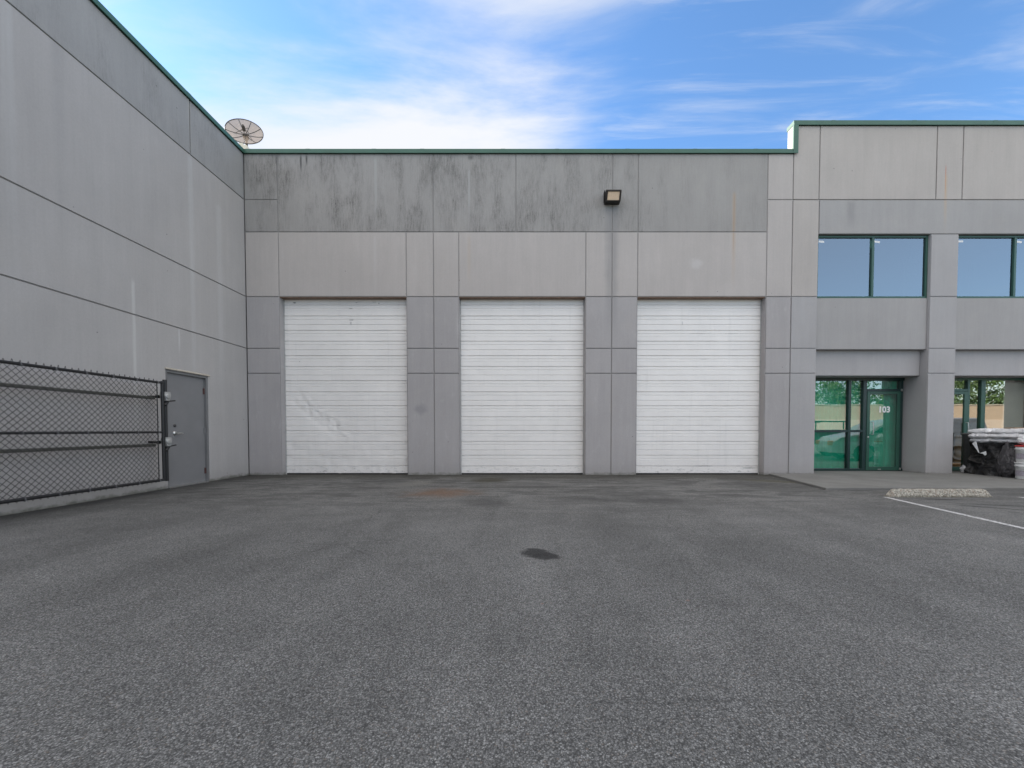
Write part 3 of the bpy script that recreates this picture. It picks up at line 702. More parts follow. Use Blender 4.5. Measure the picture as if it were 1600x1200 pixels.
# ------------------------------------------------------------------ left building
lb = thing('left_warehouse', (XL-5, 0, 0), 'tall grey side warehouse with long grooved concrete wall running toward the camera', 'building')
YE = -11.0
MD0 = at_x(261, 680, XL).y; MD1 = at_x(327, 680, XL).y; MDZ = at_x(327, 590, XL).z+.02
def lcells(lst, mat_, name, par=lb):
    for ya, yb_, z0, z1 in lst:
        b = MB(); b.box(XL-.022, XL, ya+G, yb_-G, z0+(G if z0 > .01 else 0), z1-G)
        mesh_obj(name, b, mat_, par, bevel=.006, seg=1)
YJ = ly(297, 200)
lcells([(YJ,YF,Z1,Z0),(YE,YJ,Z1,Z0)], M['left_band'], 'upper_band')
bdy = [(YE,YF,Z3,Z1),(YE,YF,Z4,Z3)]
lcells(bdy, M['left_wall'], 'wall_panel')
b = MB(); b.poly([(YE,0),(MD0,0),(MD0,MDZ),(MD1,MDZ),(MD1,0),(YF-G,0),(YF-G,Z4-G),(YE,Z4-G)], 'x', XL-.022, XL); mesh_obj('wall_panel', b, M['left_wall'], lb, bevel=.006, seg=1)
b = MB(); b.box(XL-.24, XL-.02, YE, YF+.3, MDZ, Z0+.02); b.box(XL-.24, XL-.02, YE, MD0, 0, MDZ); b.box(XL-.24, XL-.02, MD1, YF+.3, 0, MDZ)
mesh_obj('wall', b, M['groove_l'], lb)
b = MB(); b.box(XL-.27, XL+.035, YE-.03, YF+.3, Z0+.004, ZC); b.box(XL+.035, XL+.045, YE-.03, YF-.05, Z0-.012, Z0+.03)
for i in range(6): yy = YF-1.6-i*3; b.box(XL+.034, XL+.038, yy-.05, yy+.05, Z0+.03, ZC+.002)
mesh_obj('parapet_cap', b, M['green'], lb, bevel=.004, seg=1)
b = MB(); b.box(-24, XL-.25, YE+.2, 32, Z0-1.0, Z0-.8); mesh_obj('roof', b, M['roof'], lb)
b = MB(); b.box(-24, XL-.24, YE, YE+.2, 0, Z0); b.box(-24, -23.8, YE+.2, 32, 0, Z0); b.box(-24, XL-.24, 31.8, 32, 0, Z0-1); mesh_obj('side_wall', b, M['cream'], lb)
# man door
dr = MB(); fx = XL-.06
dr.box(XL-.13, fx, MD0+.045, MD1-.045, .015, MDZ-.05)
md = mesh_obj('door', dr, M['steel_door'], lb, bevel=.003)
b = MB(); b.box(XL-.15, XL-.012, MD0+.001, MD0+.045, 0, MDZ-.001); b.box(XL-.15, XL-.012, MD1-.045, MD1-.001, 0, MDZ-.001); b.box(XL-.15, XL-.012, MD0+.045, MD1-.045, MDZ-.05, MDZ-.001)
mesh_obj('frame', b, M['steel_fr'], md, bevel=.004)
b = MB(); b.box(XL-.02, XL+.02, MD0-.02, MD1+.03, MDZ+.002, MDZ+.035); mesh_obj('lintel_edge', b, M['edge_lit'], lb, bevel=.008)
b = MB(); b.box(XL-.15, XL+.005, MD0+.045, MD1-.045, 0, .014); mesh_obj('threshold', b, M['chrome'], md)
hy = at_x(273, 677, fx).y; hz_ = at_x(273, 677, fx).z
b = MB(); b.lathe([(0,.018),(.038,.016),(.042,0)], (fx, hy, hz_), 20, 'x'); b.tube((fx, hy, hz_), (fx+.055, hy, hz_), .013, 10); b.path([(fx+.055, hy, hz_), (fx+.058, hy+.06, hz_+.004), (fx+.052, hy+.13, hz_)], .011, 8)
mesh_obj('handle', b, M['chrome'], md)
z2_ = at_x(271, 665, fx).z
b = MB(); b.lathe([(0,.014),(.026,.012),(.03,0)], (fx, hy, z2_), 18, 'x'); mesh_obj('deadbolt', b, simple('dark_deadbolt', (.08,.08,.08), .4, .6), md)
for py_, m_ in ((612, 'rustred'), (673, 'steel_fr'), (735, 'rustred')):
    zz = at_x(322, py_, fx).z; b = MB(); b.box(fx, fx+.008, MD1-.075, MD1-.046, zz-.06, zz+.06); b.tube((fx+.01, MD1-.046, zz-.06), (fx+.01, MD1-.046, zz+.06), .009, 8)
    mesh_obj('hinge', b, M[m_], md)

# ------------------------------------------------------------------ chain-link gate
XG = -6.2
gy1 = at_x(255, 680, XG).y; gy0 = 2.3
zt = at_x(120, 580.5, XG).z; zb = at_x(120, 768.5, XG).z; zmid = at_x(130, 676, XG).z
gate = thing('sliding_gate', (XG, (gy0+gy1)/2, 0), 'black chain link gate with galvanised rails hanging along the left grey wall', 'gate')
b = MB()
b.tube((XG, gy0, zt), (XG, gy1, zt), .022, 10); b.tube((XG, gy0, zb), (XG, gy1, zb), .022, 10); b.tube((XG, gy0, zmid), (XG, gy1, zmid), .018, 10)
b.tube((XG, gy1, zb-.02), (XG, gy1, zt+.03), .024, 10); b.tube((XG, gy0, zb-.02), (XG, gy0, zt+.03), .024, 10)
b.tube((XG, gy1-.10, zb), (XG, gy1-.10, zt), .008, 6)
mesh_obj('frame', b, M['black_vinyl'], gate)
tiem = simple('bright_tie_wire', (.16,.16,.165), .4, .5, var=.3)
for yy in [gy1-.1-i*.38 for i in range(13)]:
    for zz, r_ in ((zt,.026),(zb,.026),(zmid,.022)):
        b = MB(); b.tube((XG, yy-.006, zz), (XG, yy+.006, zz), r_+.003, 8)
        b.tube((XG+r_, yy, zz), (XG+r_+.02, yy+.008, zz-.03), .003, 4)
        mesh_obj('tie_wire', b, tiem, gate)
b = MB(); P_ = .083; wr = .0036
y_ = gy0-(zt-zb)
cnt = 0
while y_ < gy1:
    for sgn in (1, -1):
        ya = y_; ybx = y_+(zt-zb); za, zb2 = (zb, zt) if sgn == 1 else (zt, zb)
        lo = max(ya, gy0); hi = min(ybx, gy1-.1)
        if hi-lo > .02:
            f0 = (lo-ya)/(zt-zb); f1 = (hi-ya)/(zt-zb); nseg = max(2, int((hi-lo)/.25))
            pts = []
            for i in range(nseg+1):
                f_ = f0+(f1-f0)*i/nseg; yy = ya+f_*(ybx-ya); zz = za+f_*(zb2-za)
                pts.append((XG+.012+sgn*.003, yy+.016*mn.noise(Vector((yy*1.6, zz*2.2, 0))), zz+.018*mn.noise(Vector((yy*1.3, zz*1.9, 5)))))
            b.path(pts, wr, 4)
    if y_ > gy0:
        pass
    y_ += P_
yy = gy0
while yy < gy1-.1:
    k_ = random.uniform(.012, .03)
    b.path([(XG+.01, yy-.014, zt+.012), (XG+.012, yy-.006, zt+.024+k_), (XG+.004, yy+.006, zt+.024+k_), (XG, yy+.014, zt+.012)], .0034, 4)
    b.path([(XG+.01, yy-.012, zb-.015), (XG+.01, yy, zb-.034), (XG+.01, yy+.012, zb-.015)], .0034, 4)
    yy += P_
mesh_obj('chain_link_mesh', b, M['black_vinyl'], gate)
XR_ = -6.32
for p0, p1 in (((20, 602.5), (245, 622.5)), ((20, 701.5), (245, 697.5))):
    z_ = (at_x(*p0, XR_).z+at_x(*p1, XR_).z)/2
    b = MB(); b.box(XR_-.02, XR_+.02, gy0, gy1-.02, z_-.024, z_+.024)
    mesh_obj('track_rail', b, M['galv'], gate, bevel=.012)
post = thing('roller_post', (XG, gy1+.06, 0), 'black gate post with two pale roller guides beside the grey door', 'post')
b = MB(); px_ = XG-.02; py_ = gy1+.075
b.tube((px_, py_, zb-.03), (px_, py_, zt+.05), .03, 12); b.lathe([(.032,0),(.03,.012),(0,.016)], (px_, py_, zt+.05), 12); mesh_obj('pole', b, M['black_vinyl'], post)
for q_ in (620, 691):
    zq = at_x(259, q_, XG).z; b = MB(); b.box(XL+.001, px_-.03, py_-.015, py_+.015, zq-.02, zq+.02); mesh_obj('wall_bracket', b, M['black_vinyl'], post)
for py2 in (620, 691):
    z_ = at_x(259, py2, XG).z
    b = MB()
    b.poly([(py_-.05, z_+.085), (py_+.055, z_+.085), (py_+.065, z_+.03), (py_+.04, z_-.07), (py_-.03, z_-.075), (py_-.06, z_+.02)], 'x', px_-.05, px_+.06)
    b.lathe([(0,.075),(.04,.075),(.052,.06),(.052,.045),(.035,.04)], (px_, py_, z_+.01), 18, 'x')
    r_ = mesh_obj('roller_guide', b, M['cast'], post, bevel=.012)
    b = MB(); b.tube((px_+.02, py_-.02, z_-.085), (px_+.03, py_+.17, z_-.055), .012, 8); b.tube((px_+.02, py_-.03, z_-.15), (px_+.02, py_+.03, z_-.08), .026, 8); b.lathe([(0,-.015),(.03,-.015),(.03,.015),(0,.015)], (px_-.07, py_-.06, z_), 14, 'x')
    mesh_obj('clamp', b, M['black_vinyl'], r_)

# ------------------------------------------------------------------ wall light
lc = at_y(957.5, 308, YF-.14)
wl = thing('wall_light', (lc.x, YF, lc.z), 'dark square floodlight with beige lens fixed high on the stained grey wall', 'wall light')
w2 = .18; hT = .115; hB = -.105
b = MB(); b.poly([(YF-.001, lc.z+hT), (YF-.25, lc.z+hT), (YF-.25, lc.z+hT-.02), (YF-.15, lc.z+hB), (YF-.001, lc.z+hB)], 'x', lc.x-w2, lc.x+w2)
mesh_obj('housing', b, M['bronze'], wl, bevel=.012)
def slope(u, v, o): # point on the sloped front face
    p0 = Vector((0, YF-.25, lc.z+hT-.02)); p1 = Vector((0, YF-.15, lc.z+hB)); p = p0.lerp(p1, v); nrm = Vector((0, -(p0.z-p1.z), -(p1.y-p0.y))).normalized()
    p = p+nrm*o; return (lc.x+u, p.y, p.z)
b = MB()
def slab(b, u0, u1, v0, v1, o0, o1):
    v = [slope(u, w_, o) for o in (o0, o1) for u, w_ in ((u0,v0),(u1,v0),(u1,v1),(u0,v1))]
    b.add(v, [(0,1,2,3),(7,6,5,4),(0,4,5,1),(1,5,6,2),(2,6,7,3),(3,7,4,0)])
slab(b, -w2+.005, w2-.005, 0, .10, 0, .03); slab(b, -w2+.005, w2-.005, .9, 1, 0, .03); slab(b, -w2+.005, -w2+.04, .1, .9, 0, .03); slab(b, w2-.04, w2-.005, .1, .9, 0, .03)
mesh_obj('rim', b, M['bronze'], wl, bevel=.006)
b = MB(); slab(b, -w2+.045, w2-.045, .12, .88, .002, .014); mesh_obj('lens', b, M['lens'], wl)
b = MB()
for i in range(7): zz = lc.z+hB+.04+i*.035; b.box(lc.x-w2-.014, lc.x-w2+.004, YF-.14, YF-.02, zz, zz+.014)
mesh_obj('cooling_fins', b, M['bronze'], wl)

# ------------------------------------------------------------------ satellite dish on the roof
YDI = 11.0
dc = at_y(382.5, 208, YDI)
dish = thing('satellite_dish', (dc.x-.03, YDI+.16, Z0-.8), 'tan mesh satellite dish on the roof above the wall corner', 'satellite dish')
rad = .43
nrm = Vector((.352, -.871, .342)).normalized()      # the dish looks out over the yard
ux = nrm.cross(Vector((0, 0, 1))).normalized(); vx = nrm.cross(ux).normalized()
def dp(r, t, o=0, depth=.14):
    return dc+ux*(math.cos(t)*r*rad)+vx*(math.sin(t)*r*rad)+nrm*((r*r-.5)*depth*rad*1.6+o)
def dishmat():
    m = bpy.data.materials.new('tan_perforated_mesh'); m.use_nodes = True; t = NT(m.node_tree); m.node_tree.nodes.clear()
    out = t.new('ShaderNodeOutputMaterial'); mx = t.new('ShaderNodeMixShader'); tr = t.new('ShaderNodeBsdfTransparent'); pb = t.new('ShaderNodeBsdfPrincipled'); tl = t.new('ShaderNodeBsdfTranslucent')
    g_ = t.new('ShaderNodeNewGeometry'); v = t.noise(g_.outputs['Position'], 6., 4)
    c = t.scl(t.lin(v, .3, .7, .85, 1.12), (.36,.27,.20)); t.put(pb.inputs['Base Color'], c); pb.inputs['Roughness'].default_value = .7
    mx.inputs[0].default_value = .80
    t.l.new(tr.outputs[0], mx.inputs[1]); t.l.new(pb.outputs[0], mx.inputs[2]); t.l.new(mx.outputs[0], out.inputs[0])
    return m
b = MB(); nr, nt = 7, 40; vs = [dp(0, 0)]
for i in range(1, nr+1):
    for j in range(nt): vs.append(dp(i/nr, 2*math.pi*j/nt))
fs = [(0, 1+j, 1+(j+1) % nt) for j in range(nt)]
for i in range(nr-1):
    for j in range(nt): fs.append((1+i*nt+j, 1+(i+1)*nt+j, 1+(i+1)*nt+(j+1) % nt, 1+i*nt+(j+1) % nt))
b.add(vs, fs, True); mesh_obj('reflector', b, dishmat(), dish)
b = MB(); b.path([dp(1, 2*math.pi*j/nt) for j in range(nt+1)], .011, 6); mesh_obj('rim', b, simple('brown_grey_metal', (.05,.045,.04), .6, var=.2), dish)
b = MB()
for k_ in range(9): b.path([dp(r_/5, 2*math.pi*(k_+.3)/9, .006) for r_ in range(6)], .007, 5)
mesh_obj('rib', b, bpy.data.materials['brown_grey_metal'], dish)
b = MB(); hub = dp(0, 0, -.10); b.tube(dp(0,0,-.012), hub, .07, 12)
mast_top = hub-nrm*.03; b.tube(hub, mast_top, .05, 8)
b.tube(mast_top, (mast_top.x+.02, mast_top.y+.02, Z0-.8), .032, 10); 

b.box(dish.location.x-.25, dish.location.x+.25, dish.location.y-.25, dish.location.y+.25, Z0-.8, Z0-.77)
mesh_obj('mount', b, bpy.data.materials['brown_grey_metal'], dish)
b = MB(); fc = dp(0, 0, .40*rad)
b.tube(fc-nrm*.05, fc+nrm*.05, .042, 12); b.tube(fc+nrm*.05, fc+nrm*.09, .03, 10); mesh_obj('feed_horn', b, bpy.data.materials['brown_grey_metal'], dish)
b = MB()
for a_ in (.3, 2.4, 4.5): b.tube(dp(.55, a_), fc, .006, 5)
for j in range(16): b.tube(dp(.22, 2*math.pi*j/16, .05), dp(.22, 2*math.pi*(j+1)/16, .05), .005, 4)
mesh_obj('feed_strut', b, bpy.data.materials['brown_grey_metal'], dish)
b = MB()  # pale blocks added in place of a sunlit bit of parapet
p0 = at_y(376, 222, 10.6)
for i_ in range(2):
    x_ = at_y(378+i_*6, 228, 10.6).x; b.box(x_-.05, x_+.05, 10.55, 10.65, Z0-.8, at_y(380, 225+i_*3, 10.6).z)
tag(mesh_obj('parapet_stand_in', b, M['cream'], bevel=.01), 'pale blocks standing in for the sunlit parapet piece behind the corner under the dish', 'parapet piece')

# ------------------------------------------------------------------ wheel stop
wsA = at_z(1392, 777); wsB = at_z(1556, 777)
Lw = wsB.x-wsA.x; hw = .125; dw = .17
ws = MB(); nx_, ns = 60, 12
prof = [(-dw/2, 0), (-dw/2+.004, .03), (-dw/2+.025, .085), (-dw/2+.045, .118), (0, .125), (dw/2-.045, .118), (dw/2-.025, .085), (dw/2-.004, .03), (dw/2, 0)]
np_ = len(prof); vs = []
for i in range(nx_+1):
    u = i/nx_; x_ = wsA.x+Lw*u
    e_ = min(u*Lw, (1-u)*Lw); s1 = sstep(e_/.14)**.6 if e_ < .14 else 1
    for (yy, zz) in prof:
        j_ = .006*mn.noise(Vector((x_*14, yy*20, zz*20)))+.004*mn.noise(Vector((x_*40, yy*40, zz*40)))
        vs.append((x_+j_, wsA.y+dw/2+yy*(.6+.4*s1)+j_, max(0, zz*s1+j_ if zz > 0 else 0)))
fs = [(i*np_+j, i*np_+j+1, (i+1)*np_+j+1, (i+1)*np_+j) for i in range(nx_) for j in range(np_-1)]
fs += [tuple(range(np_)), tuple(nx_*np_+j for j in range(np_-1, -1, -1))]
ws.add(vs, fs); tag(mesh_obj('wheel_stop', ws, M['stop']), 'rough weathered concrete wheel stop lying in front of the sidewalk', 'wheel stop')

# ------------------------------------------------------------------ pallet of bags under black plastic
# seen from its left side: the side face runs away from the camera toward the shop glass
PX0, PX1, PY0, PY1 = 10.90, 12.05, 8.86, 9.78
tz = .79
def filmmat(name, col, amp, rough):
    m, t = mat(name)
    n = t.noise(t.pos, 8., 5, .62, .9)
    t.put(t.b.inputs['Base Color'], t.scl(t.lin(n, .3, .7, 1-amp, 1+amp), col)); t.b.inputs['Roughness'].default_value = rough
    bump(t, n, 1., .05); return m
tm = filmmat('wrinkled_black_plastic_film', (.008,.008,.009), .3, .26)
b = MB(); nx_, nz_ = 84, 44; vs = []
def crease(a, z):
    r_ = abs(mn.noise(Vector((a*2.0+z*2.4, z*1.2-a*.6, 3))))
    r2 = abs(mn.noise(Vector((a*6-z*5, z*5+a*3, 7))))
    return .075*(1-r_*2.4)**2*(1 if r_ < .4 else 0)+.014*(1-r2*2)**2+mn.noise(Vector((a*15, z*13, 2)))*.008
for k_ in range(nz_+1):
    v_ = k_/nz_; z_ = SW+.002+(tz-SW)*v_
    for i in range(nx_+1):
        s_ = i/nx_*(.35+(PY1-PY0)+(PX1-PX0)); w_ = crease(s_, z_)+(1-v_)**3*.12*(1+.8*mn.noise(Vector((s_*5, 2, 0))))
        if s_ < .35: vs.append((PX0+.35-s_, PY1+w_*.5, z_))
        elif s_ < .35+PY1-PY0: vs.append((PX0-w_, PY1-(s_-.35), z_))
        else: vs.append((PX0+s_-.35-(PY1-PY0), PY0-w_, z_))
fs = [(k_*(nx_+1)+i, k_*(nx_+1)+i+1, (k_+1)*(nx_+1)+i+1, (k_+1)*(nx_+1)+i) for k_ in range(nz_) for i in range(nx_)]
b.add(vs, fs, True); b.add([vs[nz_*(nx_+1)+i] for i in range(nx_+1)], [tuple(range(nx_+1))])
tag(mesh_obj('plastic_sheet', b, tm), 'wrinkled black plastic sheet draped over the load beneath the white bags', 'plastic sheet')
b = MB()
for i in range(3): b.box(PX0+.05, PX1-.05, PY0+.06+i*.3, PY0+.16+i*.3, SW+.001, SW+.10)
b.box(PX0+.05, PX1-.05, PY0+.04, PY1-.04, SW+.101, SW+.13)
tag(mesh_obj('pallet', b, M['wood']), 'wooden pallet hidden under the black plastic sheet', 'pallet')
def onside(px2, py2, o=.0): return at_x(px2, py2, PX0-.10-o)
for lab, pts in (('narrow white film scrap hanging at the left corner of the black sheet', [(1519,692.5),(1524.5,689.5),(1529.5,708)]),
                 ('small white film scrap on the front of the black sheet', [(1531,708),(1540,705),(1541,710),(1539,712),(1536,709)])):
    b = MB(); q = [onside(*p_) for p_ in pts]
    n_ = len(q); b.add([tuple(v) for v in q]+[(v.x+.012, v.y, v.z) for v in q], [tuple(range(n_)), tuple(range(2*n_-1, n_-1, -1))]+[(i, (i+1) % n_, n_+(i+1) % n_, n_+i) for i in range(n_)])
    tag(mesh_obj('film_scrap', b, M['sticker']), lab, 'film scrap', 'white film scraps')
def blob_bag(name, c, sx, sy, sz, mat_, seed, amp=.25, n=3, top=1.):
    import bmesh
    bm = bmesh.new(); bmesh.ops.create_icosphere(bm, subdivisions=n+2, radius=1)
    for v in bm.verts:
        r_ = abs(mn.noise(v.co*3.2+Vector((0, seed, 0))))
        d_ = 1+amp*mn.noise(v.co*1.7+Vector((seed, 0, 0)))+amp*.7*(.4-r_)+amp*.2*mn.noise(v.co*9)
        p = v.co*d_; tp = 1-.45*max(0, p.z)*top
        v.co = Vector((c[0]+p.x*sx*tp, c[1]+p.y*sy*tp, max(c[2]-sz*.93, c[2]+p.z*sz)))
    b = MB(); b.add([tuple(v.co) for v in bm.verts], [tuple(v.index for v in f.verts) for f in bm.faces], True); bm.free()
    return mesh_obj(name, b, mat_)
gf = filmmat('crumpled_grey_film', (.07,.066,.07), .35, .3)
gb = at_x(1575, 716, PX0-.16)
tag(blob_bag('rubbish_bag', (gb.x, gb.y, SW+.93*.36), .10, .17, .36, gf, 4.2, .42, top=.9), 'crumpled dark grey plastic bag standing against the black sheet', 'bag')
bm_ = filmmat('white_plastic_bag', (.82,.82,.83), .12, .36)
def pillow(x0, x1, y0_, y1_, z0, z1, seed):
    b = MB(); nu, nv = 34, 30; vs = []
    for side in (1, -1):
        for j in range(nv+1):
            for i in range(nu+1):
                u, v_ = i/nu, j/nv
                ed_ = (max(0, math.sin(math.pi*u))**.13)*(max(0, math.sin(math.pi*v_))**.13)
                w_ = .02*mn.noise(Vector((u*8+seed, v_*9, side)))+.008*mn.noise(Vector((u*22+seed, v_*22, side)))
                x_ = x0+(x1-x0)*u+.018*mn.noise(Vector((v_*6, seed, 1))); y_ = y0_+(y1_-y0_)*v_+.014*mn.noise(Vector((u*6, seed, 4)))
                vs.append((x_, y_, (z0+z1)/2+side*((z1-z0)/2*ed_+w_*ed_)-.012*(1-ed_)))
    N = (nu+1)*(nv+1); fs = []
    for s__ in (0, 1):
        for j in range(nv):
            for i in range(nu):
                q = (s__*N+j*(nu+1)+i, s__*N+j*(nu+1)+i+1, s__*N+(j+1)*(nu+1)+i+1, s__*N+(j+1)*(nu+1)+i)
                fs.append(q if s__ == 0 else q[::-1])
    b.add(vs, fs, True); return b
yc_ = at_x(1548, 680, PX0).y
hb = .106
lay = ['lowest', 'middle', 'topmost']
for r_ in range(3):
    o_ = (.02, -.03, .0)[r_]
    for c_, (ya, yb2) in enumerate(((yc_+.03, PY1+.03-abs(o_)), (yc_-.74+o_, yc_-.03))):
        z0 = tz+.003+r_*hb
        tag(mesh_obj('white_bag', pillow(PX0-.05+o_, PX0+.62+o_, ya, yb2, z0-.008, z0+hb*1.12, r_*3+c_*11), bm_),
            '%s white plastic bag in the %s column of the stack on the black sheet' % (lay[r_], ('short left', 'long right')[c_]), 'bag', 'white bags stacked on the black sheet')
ca, cb_ = at_x(1571, 667, PX0+.05).y, at_x(1587, 667, PX0+.05).y
b = MB(); b.box(PX0+.02, PX0+.5, min(ca, cb_), max(ca, cb_), tz+3*hb+.012, tz+3*hb+.034)
tag(mesh_obj('cardboard_sheet', b, M['cardboard'], bevel=.004), 'brown cardboard piece lying on top of the white bags', 'cardboard')
b = MB(); b.lathe([(.0,0),(.13,0),(.155,.93),(.168,.93),(.168,.97),(.15,.97),(.14,.85),(0,.85)], (11.17, 10.0, SW+.001), 28)
tag(mesh_obj('bin', b, M['bin_grey']), 'dark grey round bin between the shop door and the covered pallet', 'bin')
tag(blob_bag('bundle', (10.955, 9.96, SW+.085), .05, .06, .09, bm_, 9, .4), 'small pale plastic bundle on the sidewalk by the shop door', 'bundle')
pc = Vector((10.76, 8.58, 0))
def pail(z, lidm, lab):
    t_ = thing('pail', (pc.x, pc.y, z), lab, 'pail', 'pails stacked at the right edge')
    b = MB(); b.lathe([(0,0),(.135,0),(.14,.01),(.150,.26),(.160,.265),(.160,.285),(.152,.29),(.154,.32),(.148,.33)], (pc.x, pc.y, z), 30); mesh_obj('body', b, M['white_pl'], t_)
    b = MB(); b.lathe([(.150,.325),(.163,.325),(.165,.352),(.15,.357),(.145,.35),(0,.35)], (pc.x, pc.y, z), 30); mesh_obj('lid', b, M[lidm], t_)
    b = MB(); b.path([(pc.x-.162*math.cos(a), pc.y-.162*math.sin(a), z+.275-.10*math.sin(a)) for a in [math.pi*i/12 for i in range(13)]], .003, 5); mesh_obj('bail_handle', b, M['chrome'], t_)
    b = MB(); vs = []
    for j in range(12):
        a0 = R(150+j*9)
        for k2 in (.07, .18): vs.append((pc.x+(.147+k2*.028)*math.cos(a0), pc.y+(.147+k2*.028)*math.sin(a0), z+k2))
    b.add(vs, [(2*j, 2*j+2, 2*j+3, 2*j+1) for j in range(11)])
    mesh_obj('printed_band', b, M['print'], t_)
M['print'] = simple('grey_print', (.33,.30,.34), .5, var=.5, scale=50)
pail(SW+.001, 'white_pl', 'white plastic pail standing on the sidewalk at the right edge, under another')
pail(SW+.361, 'red_pl', 'white pail with a red lid stacked on another pail at the right edge')
tag(blob_bag('dark_bag', (10.80, 8.90, SW+.28), .09, .12, .30, tm, 7.7, .4), 'black plastic bag squeezed between the sheet and the pails', 'bag')
tag(blob_bag('pale_bag', (pc.x+.02, pc.y, SW+.361+.36+.10), .15, .14, .10, bm_, 2.7, .25, top=.4), 'pale plastic bag resting on the red pail lid', 'bag')

# ------------------------------------------------------------------ what the windows reflect
far = thing('opposite_building', (15, -52, 0), 'long low sunlit tan building with pale lower band, mirrored in the shop glass', 'building')
b = MB(); b.box(-10, 110, -60, -49, 2.9, 5.4); mesh_obj('wall', b, M['far_tan'], far)
b = MB(); b.box(-10, 110, -60, -48.95, 0, 2.9); mesh_obj('lower_wall', b, M['far_pale'], far)
b = MB(); b.box(-10.1, 110.1, -60.1, -48.9, 5.4, 5.55); mesh_obj('parapet_cap', b, M['cream'], far)
def leafmat(name, c):
    m, t = mat(name); oi = t.new('ShaderNodeObjectInfo'); n = t.noise(t.pos, .9, 3)
    t.put(t.b.inputs['Base Color'], t.scl(t.lin(n, .3, .7, .6, 1.5), c)); t.b.inputs['Roughness'].default_value = .6; return m
lm1 = leafmat('leaf_green', (.05,.11,.025)); lm2 = leafmat('leaf_yellow_green', (.10,.14,.03))
bark = simple('bark', (.10,.07,.05), .9, var=.2, scale=8)
def tree(x, y, h, w, lm, label, seed):
    random.seed(seed)
    t_ = thing('tree', (x, y, 0), label, 'tree', 'trees behind the opposite building')
    b = MB(); b.tube((x, y, 0), (x+.2, y, h*.5), .28, 10, .16); limbs = []
    for i in range(7):
        a = i*2.4; p = (x+math.cos(a)*w*.3, y+math.sin(a)*w*.3, h*(.55+.05*i)); b.tube((x+.1, y, h*(.25+.04*i)), p, .11, 6, .04)
    mesh_obj('trunk', b, bark, t_)
    b = MB()
    for i in range(60):
        while True:
            q = Vector((random.uniform(-1,1), random.uniform(-1,1), random.uniform(-1,1)))
            if .2 < q.length < 1: break
        c_ = Vector((x+q.x*w*.5, y+q.y*w*.5, h*.62+q.z*h*.36)); rr = random.uniform(.5, 1.1)*w/6.5
        for j in range(90):
            d_ = Vector((random.gauss(0,1), random.gauss(0,1), random.gauss(0,.7)))*rr*.6; p = c_+d_; s1 = random.uniform(.13,.28)
            u_ = Vector((random.uniform(-1,1), random.uniform(-1,1), random.uniform(-1,1))).normalized(); v_ = u_.orthogonal().normalized()
            b.add([p-u_*s1, p+v_*s1*.6, p+u_*s1, p-v_*s1*.6], [(0,1,2,3)])
    mesh_obj('crown', b, lm, t_)
LBL = ['broad dark green tree mirrored at the left of the entrance glass', 'tall dark green tree mirrored in the second entrance pane', 'low yellow green tree mirrored beside the door of the entrance',
       'dark green tree mirrored over the entrance door', 'tallest dark green tree mirrored in the right shop glass', 'low yellow green tree left of the other mirrored trees', 'yellow green tree mirrored in the shop glass at the far right', 'dark tree farthest right behind the opposite building']
for i, (x_, y_, h_, w_) in enumerate(((57, -66, 13.5, 13), (69, -66, 15, 11), (78, -63, 10.5, 10), (88, -66, 13, 11), (97, -64, 15, 12), (45, -66, 9.5, 10), (108, -64, 11, 11), (120, -66, 14, 12))):
    tree(x_, y_, h_, w_, (lm2 if i in (2, 5, 6) else lm1), LBL[i], 40+i)
random.seed(3)

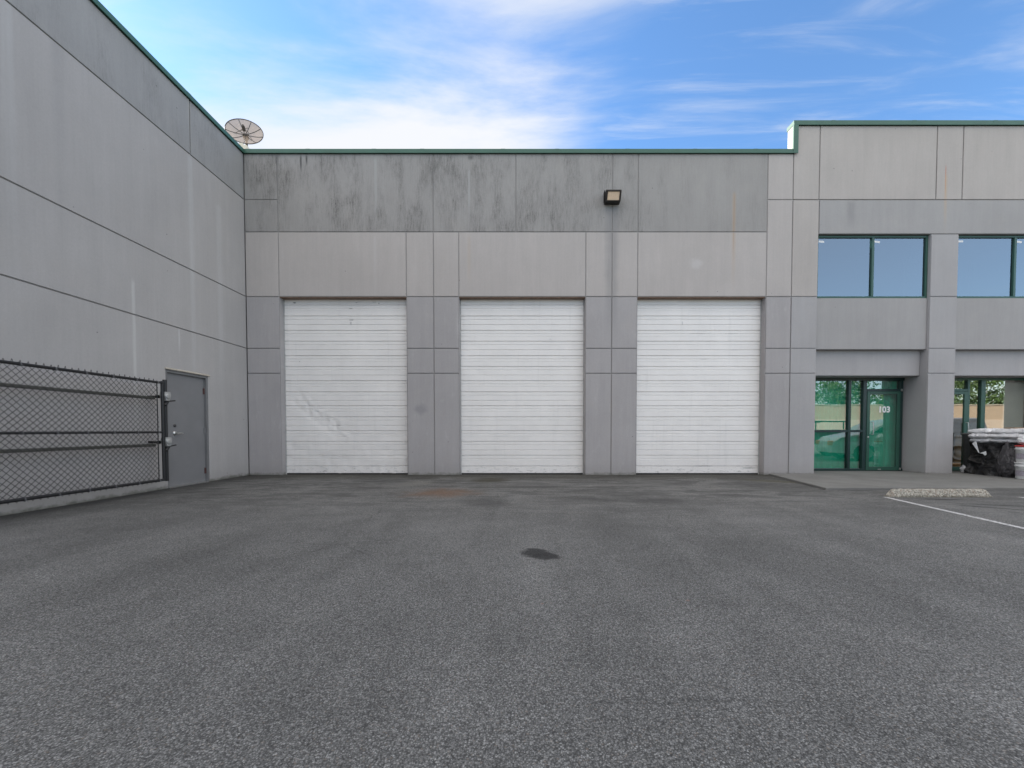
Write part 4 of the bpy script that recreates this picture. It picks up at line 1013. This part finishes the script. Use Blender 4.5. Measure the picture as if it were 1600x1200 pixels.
white_car = simple('white_car_paint', (.72,.73,.73), .25, var=.02); car_glass = simple('car_glass', (.02,.025,.03), .05, var=.02)
def wheel(x, y, z, r, par, w=.2):
    b = MB(); b.lathe([(r*.62,-w/2),(r*.9,-w/2),(r,-w/2+.03),(r,w/2-.03),(r*.9,w/2),(r*.62,w/2)], (x, y, z), 28, 'y'); t_ = mesh_obj('wheel', b, M['rubber'], par)
    b = MB(); b.lathe([(0,w/2-.01),(r*.2,w/2),(r*.28,w/2-.04),(r*.55,w/2-.03),(r*.63,w/2)], (x, y, z), 20, 'y'); b.lathe([(0,-w/2+.01),(r*.2,-w/2),(r*.28,-w/2+.04),(r*.55,-w/2+.03),(r*.63,-w/2)], (x, y, z), 20, 'y'); mesh_obj('rim', b, M['cast'], t_)
def vehicle(name, x, y, prof, win, wheels, r, body_m, label, cat, width, lights, rot=0):
    """profile in x-z, nose toward -x, extruded across y with rounded shoulders"""
    t_ = thing(name, (x, y, 0), label, cat)
    b = MB(); secs = [(-1, .93, .10), (-.97, .98, .04), (-.80, 1., 0), (.80, 1., 0), (.97, .98, .04), (1, .93, .10)]
    vs = []; n = len(prof); cxm = sum(p[0] for p in prof)/n
    for s, k_, _ in secs:
        for px2, pz in prof:
            tum = 1-(.16*max(0, pz-.95)/.8)      # tumblehome
            vs.append((x+cxm+(px2-cxm)*k_, y+s*width/2*tum*(1-.30*math.exp(-px2/.3)), .98*pz*(k_ if pz > 1 else 1)+.01))
    fs = [(a*n+i, a*n+(i+1) % n, (a+1)*n+(i+1) % n, (a+1)*n+i) for a in range(len(secs)-1) for i in range(n)]
    fs += [tuple(range(n)), tuple((len(secs)-1)*n+i for i in range(n-1, -1, -1))]
    b.add(vs, fs); body = mesh_obj('body', b, body_m, t_, bevel=.03)
    for w_ in win:
        b = MB()
        for s in (1, -1):
            pts = [(x+px2, y+s*(width/2*(1-(.16*max(0, pz-.95)/.8))+.006), .98*pz+.01) for px2, pz in w_]
            b.add(pts+[(p[0], p[1]-s*.03, p[2]) for p in pts], [tuple(range(len(w_))), tuple(range(2*len(w_)-1, len(w_)-1, -1))]+[(i, (i+1) % len(w_), len(w_)+(i+1) % len(w_), len(w_)+i) for i in range(len(w_))])
        mesh_obj('side_window', b, car_glass, t_)
    for wx in wheels:
        for s in (1, -1): wheel(x+wx, y+s*(width/2-.10), r, r, t_)
    for lx, lz_, m_ in lights:
        for s in (1, -1):
            b = MB(); b.box(x+lx-.05, x+lx+.12, y+s*(width/2*.72-.16)-.12, y+s*(width/2*.72-.16)+.12, lz_-.08, lz_+.09); mesh_obj('headlight', b, m_, t_, bevel=.03)
    return t_
orange = simple('orange_lamp', (.85,.16,.06), .3, var=.05)
vprof = [(0.02,.28),(0,.55),(.06,.80),(.25,.98),(.95,1.18),(1.35,1.50),(1.75,1.71),(2.3,1.78),(4.15,1.77),(4.35,1.68),(4.42,1.0),(4.42,.30),(3.85,.26),(3.78,.5),(3.5,.66),(3.22,.5),(3.15,.26),(1.35,.26),(1.28,.5),(1.0,.66),(.72,.5),(.65,.26)]
vwin = [[(1.12,1.18),(1.45,1.46),(1.80,1.62),(2.15,1.64),(2.15,1.16)], [(2.25,1.16),(2.25,1.64),(3.1,1.64),(3.1,1.16)]]
vprof = [(a_, b_*.86 if b_ > .5 else b_) for a_, b_ in vprof]; vwin = [[(a_, b_*.86) for a_, b_ in w_] for w_ in vwin]
van = vehicle('van', 11.3, 5.6, vprof, vwin, (.92, 3.5), .30, white_car, 'white compact van parked beside the stalls, mirrored in the entrance glass', 'van', 1.75, [(.05,.62,orange)])
van.rotation_euler = (0, 0, R(14))
tprof = [(0,.45),(0,.95),(.1,1.05),(1.25,1.12),(1.75,1.68),(2.75,1.70),(3.0,1.12),(5.3,1.12),(5.3,.5),(4.75,.5),(4.7,.75),(4.35,.88),(4.0,.75),(3.95,.5),(1.4,.45),(1.35,.72),(1.0,.86),(.65,.72),(.6,.45)]
twin = [[(1.5,1.14),(1.85,1.58),(2.6,1.6),(2.75,1.14)]]
tk = vehicle('pickup_truck', 8.6, 2.9, tprof, twin, (1.0, 4.35), .38, simple('dark_truck_paint', (.03,.045,.045), .3, var=.05), 'dark pickup truck with bed rack parked behind the white van, mirrored in glass', 'pickup truck', 1.85, [(.02,.85,M['white_pl'])])
b = MB()
for yy in (2.1, 3.7):
    b.tube((11.7, yy, 1.12), (11.7, yy, 1.45), .025, 8); b.tube((13.6, yy, 1.12), (13.6, yy, 1.45), .025, 8); b.tube((11.5, yy, 1.45), (13.8, yy, 1.45), .03, 8)
mesh_obj('bed_rack', b, M['black_vinyl'], tk)
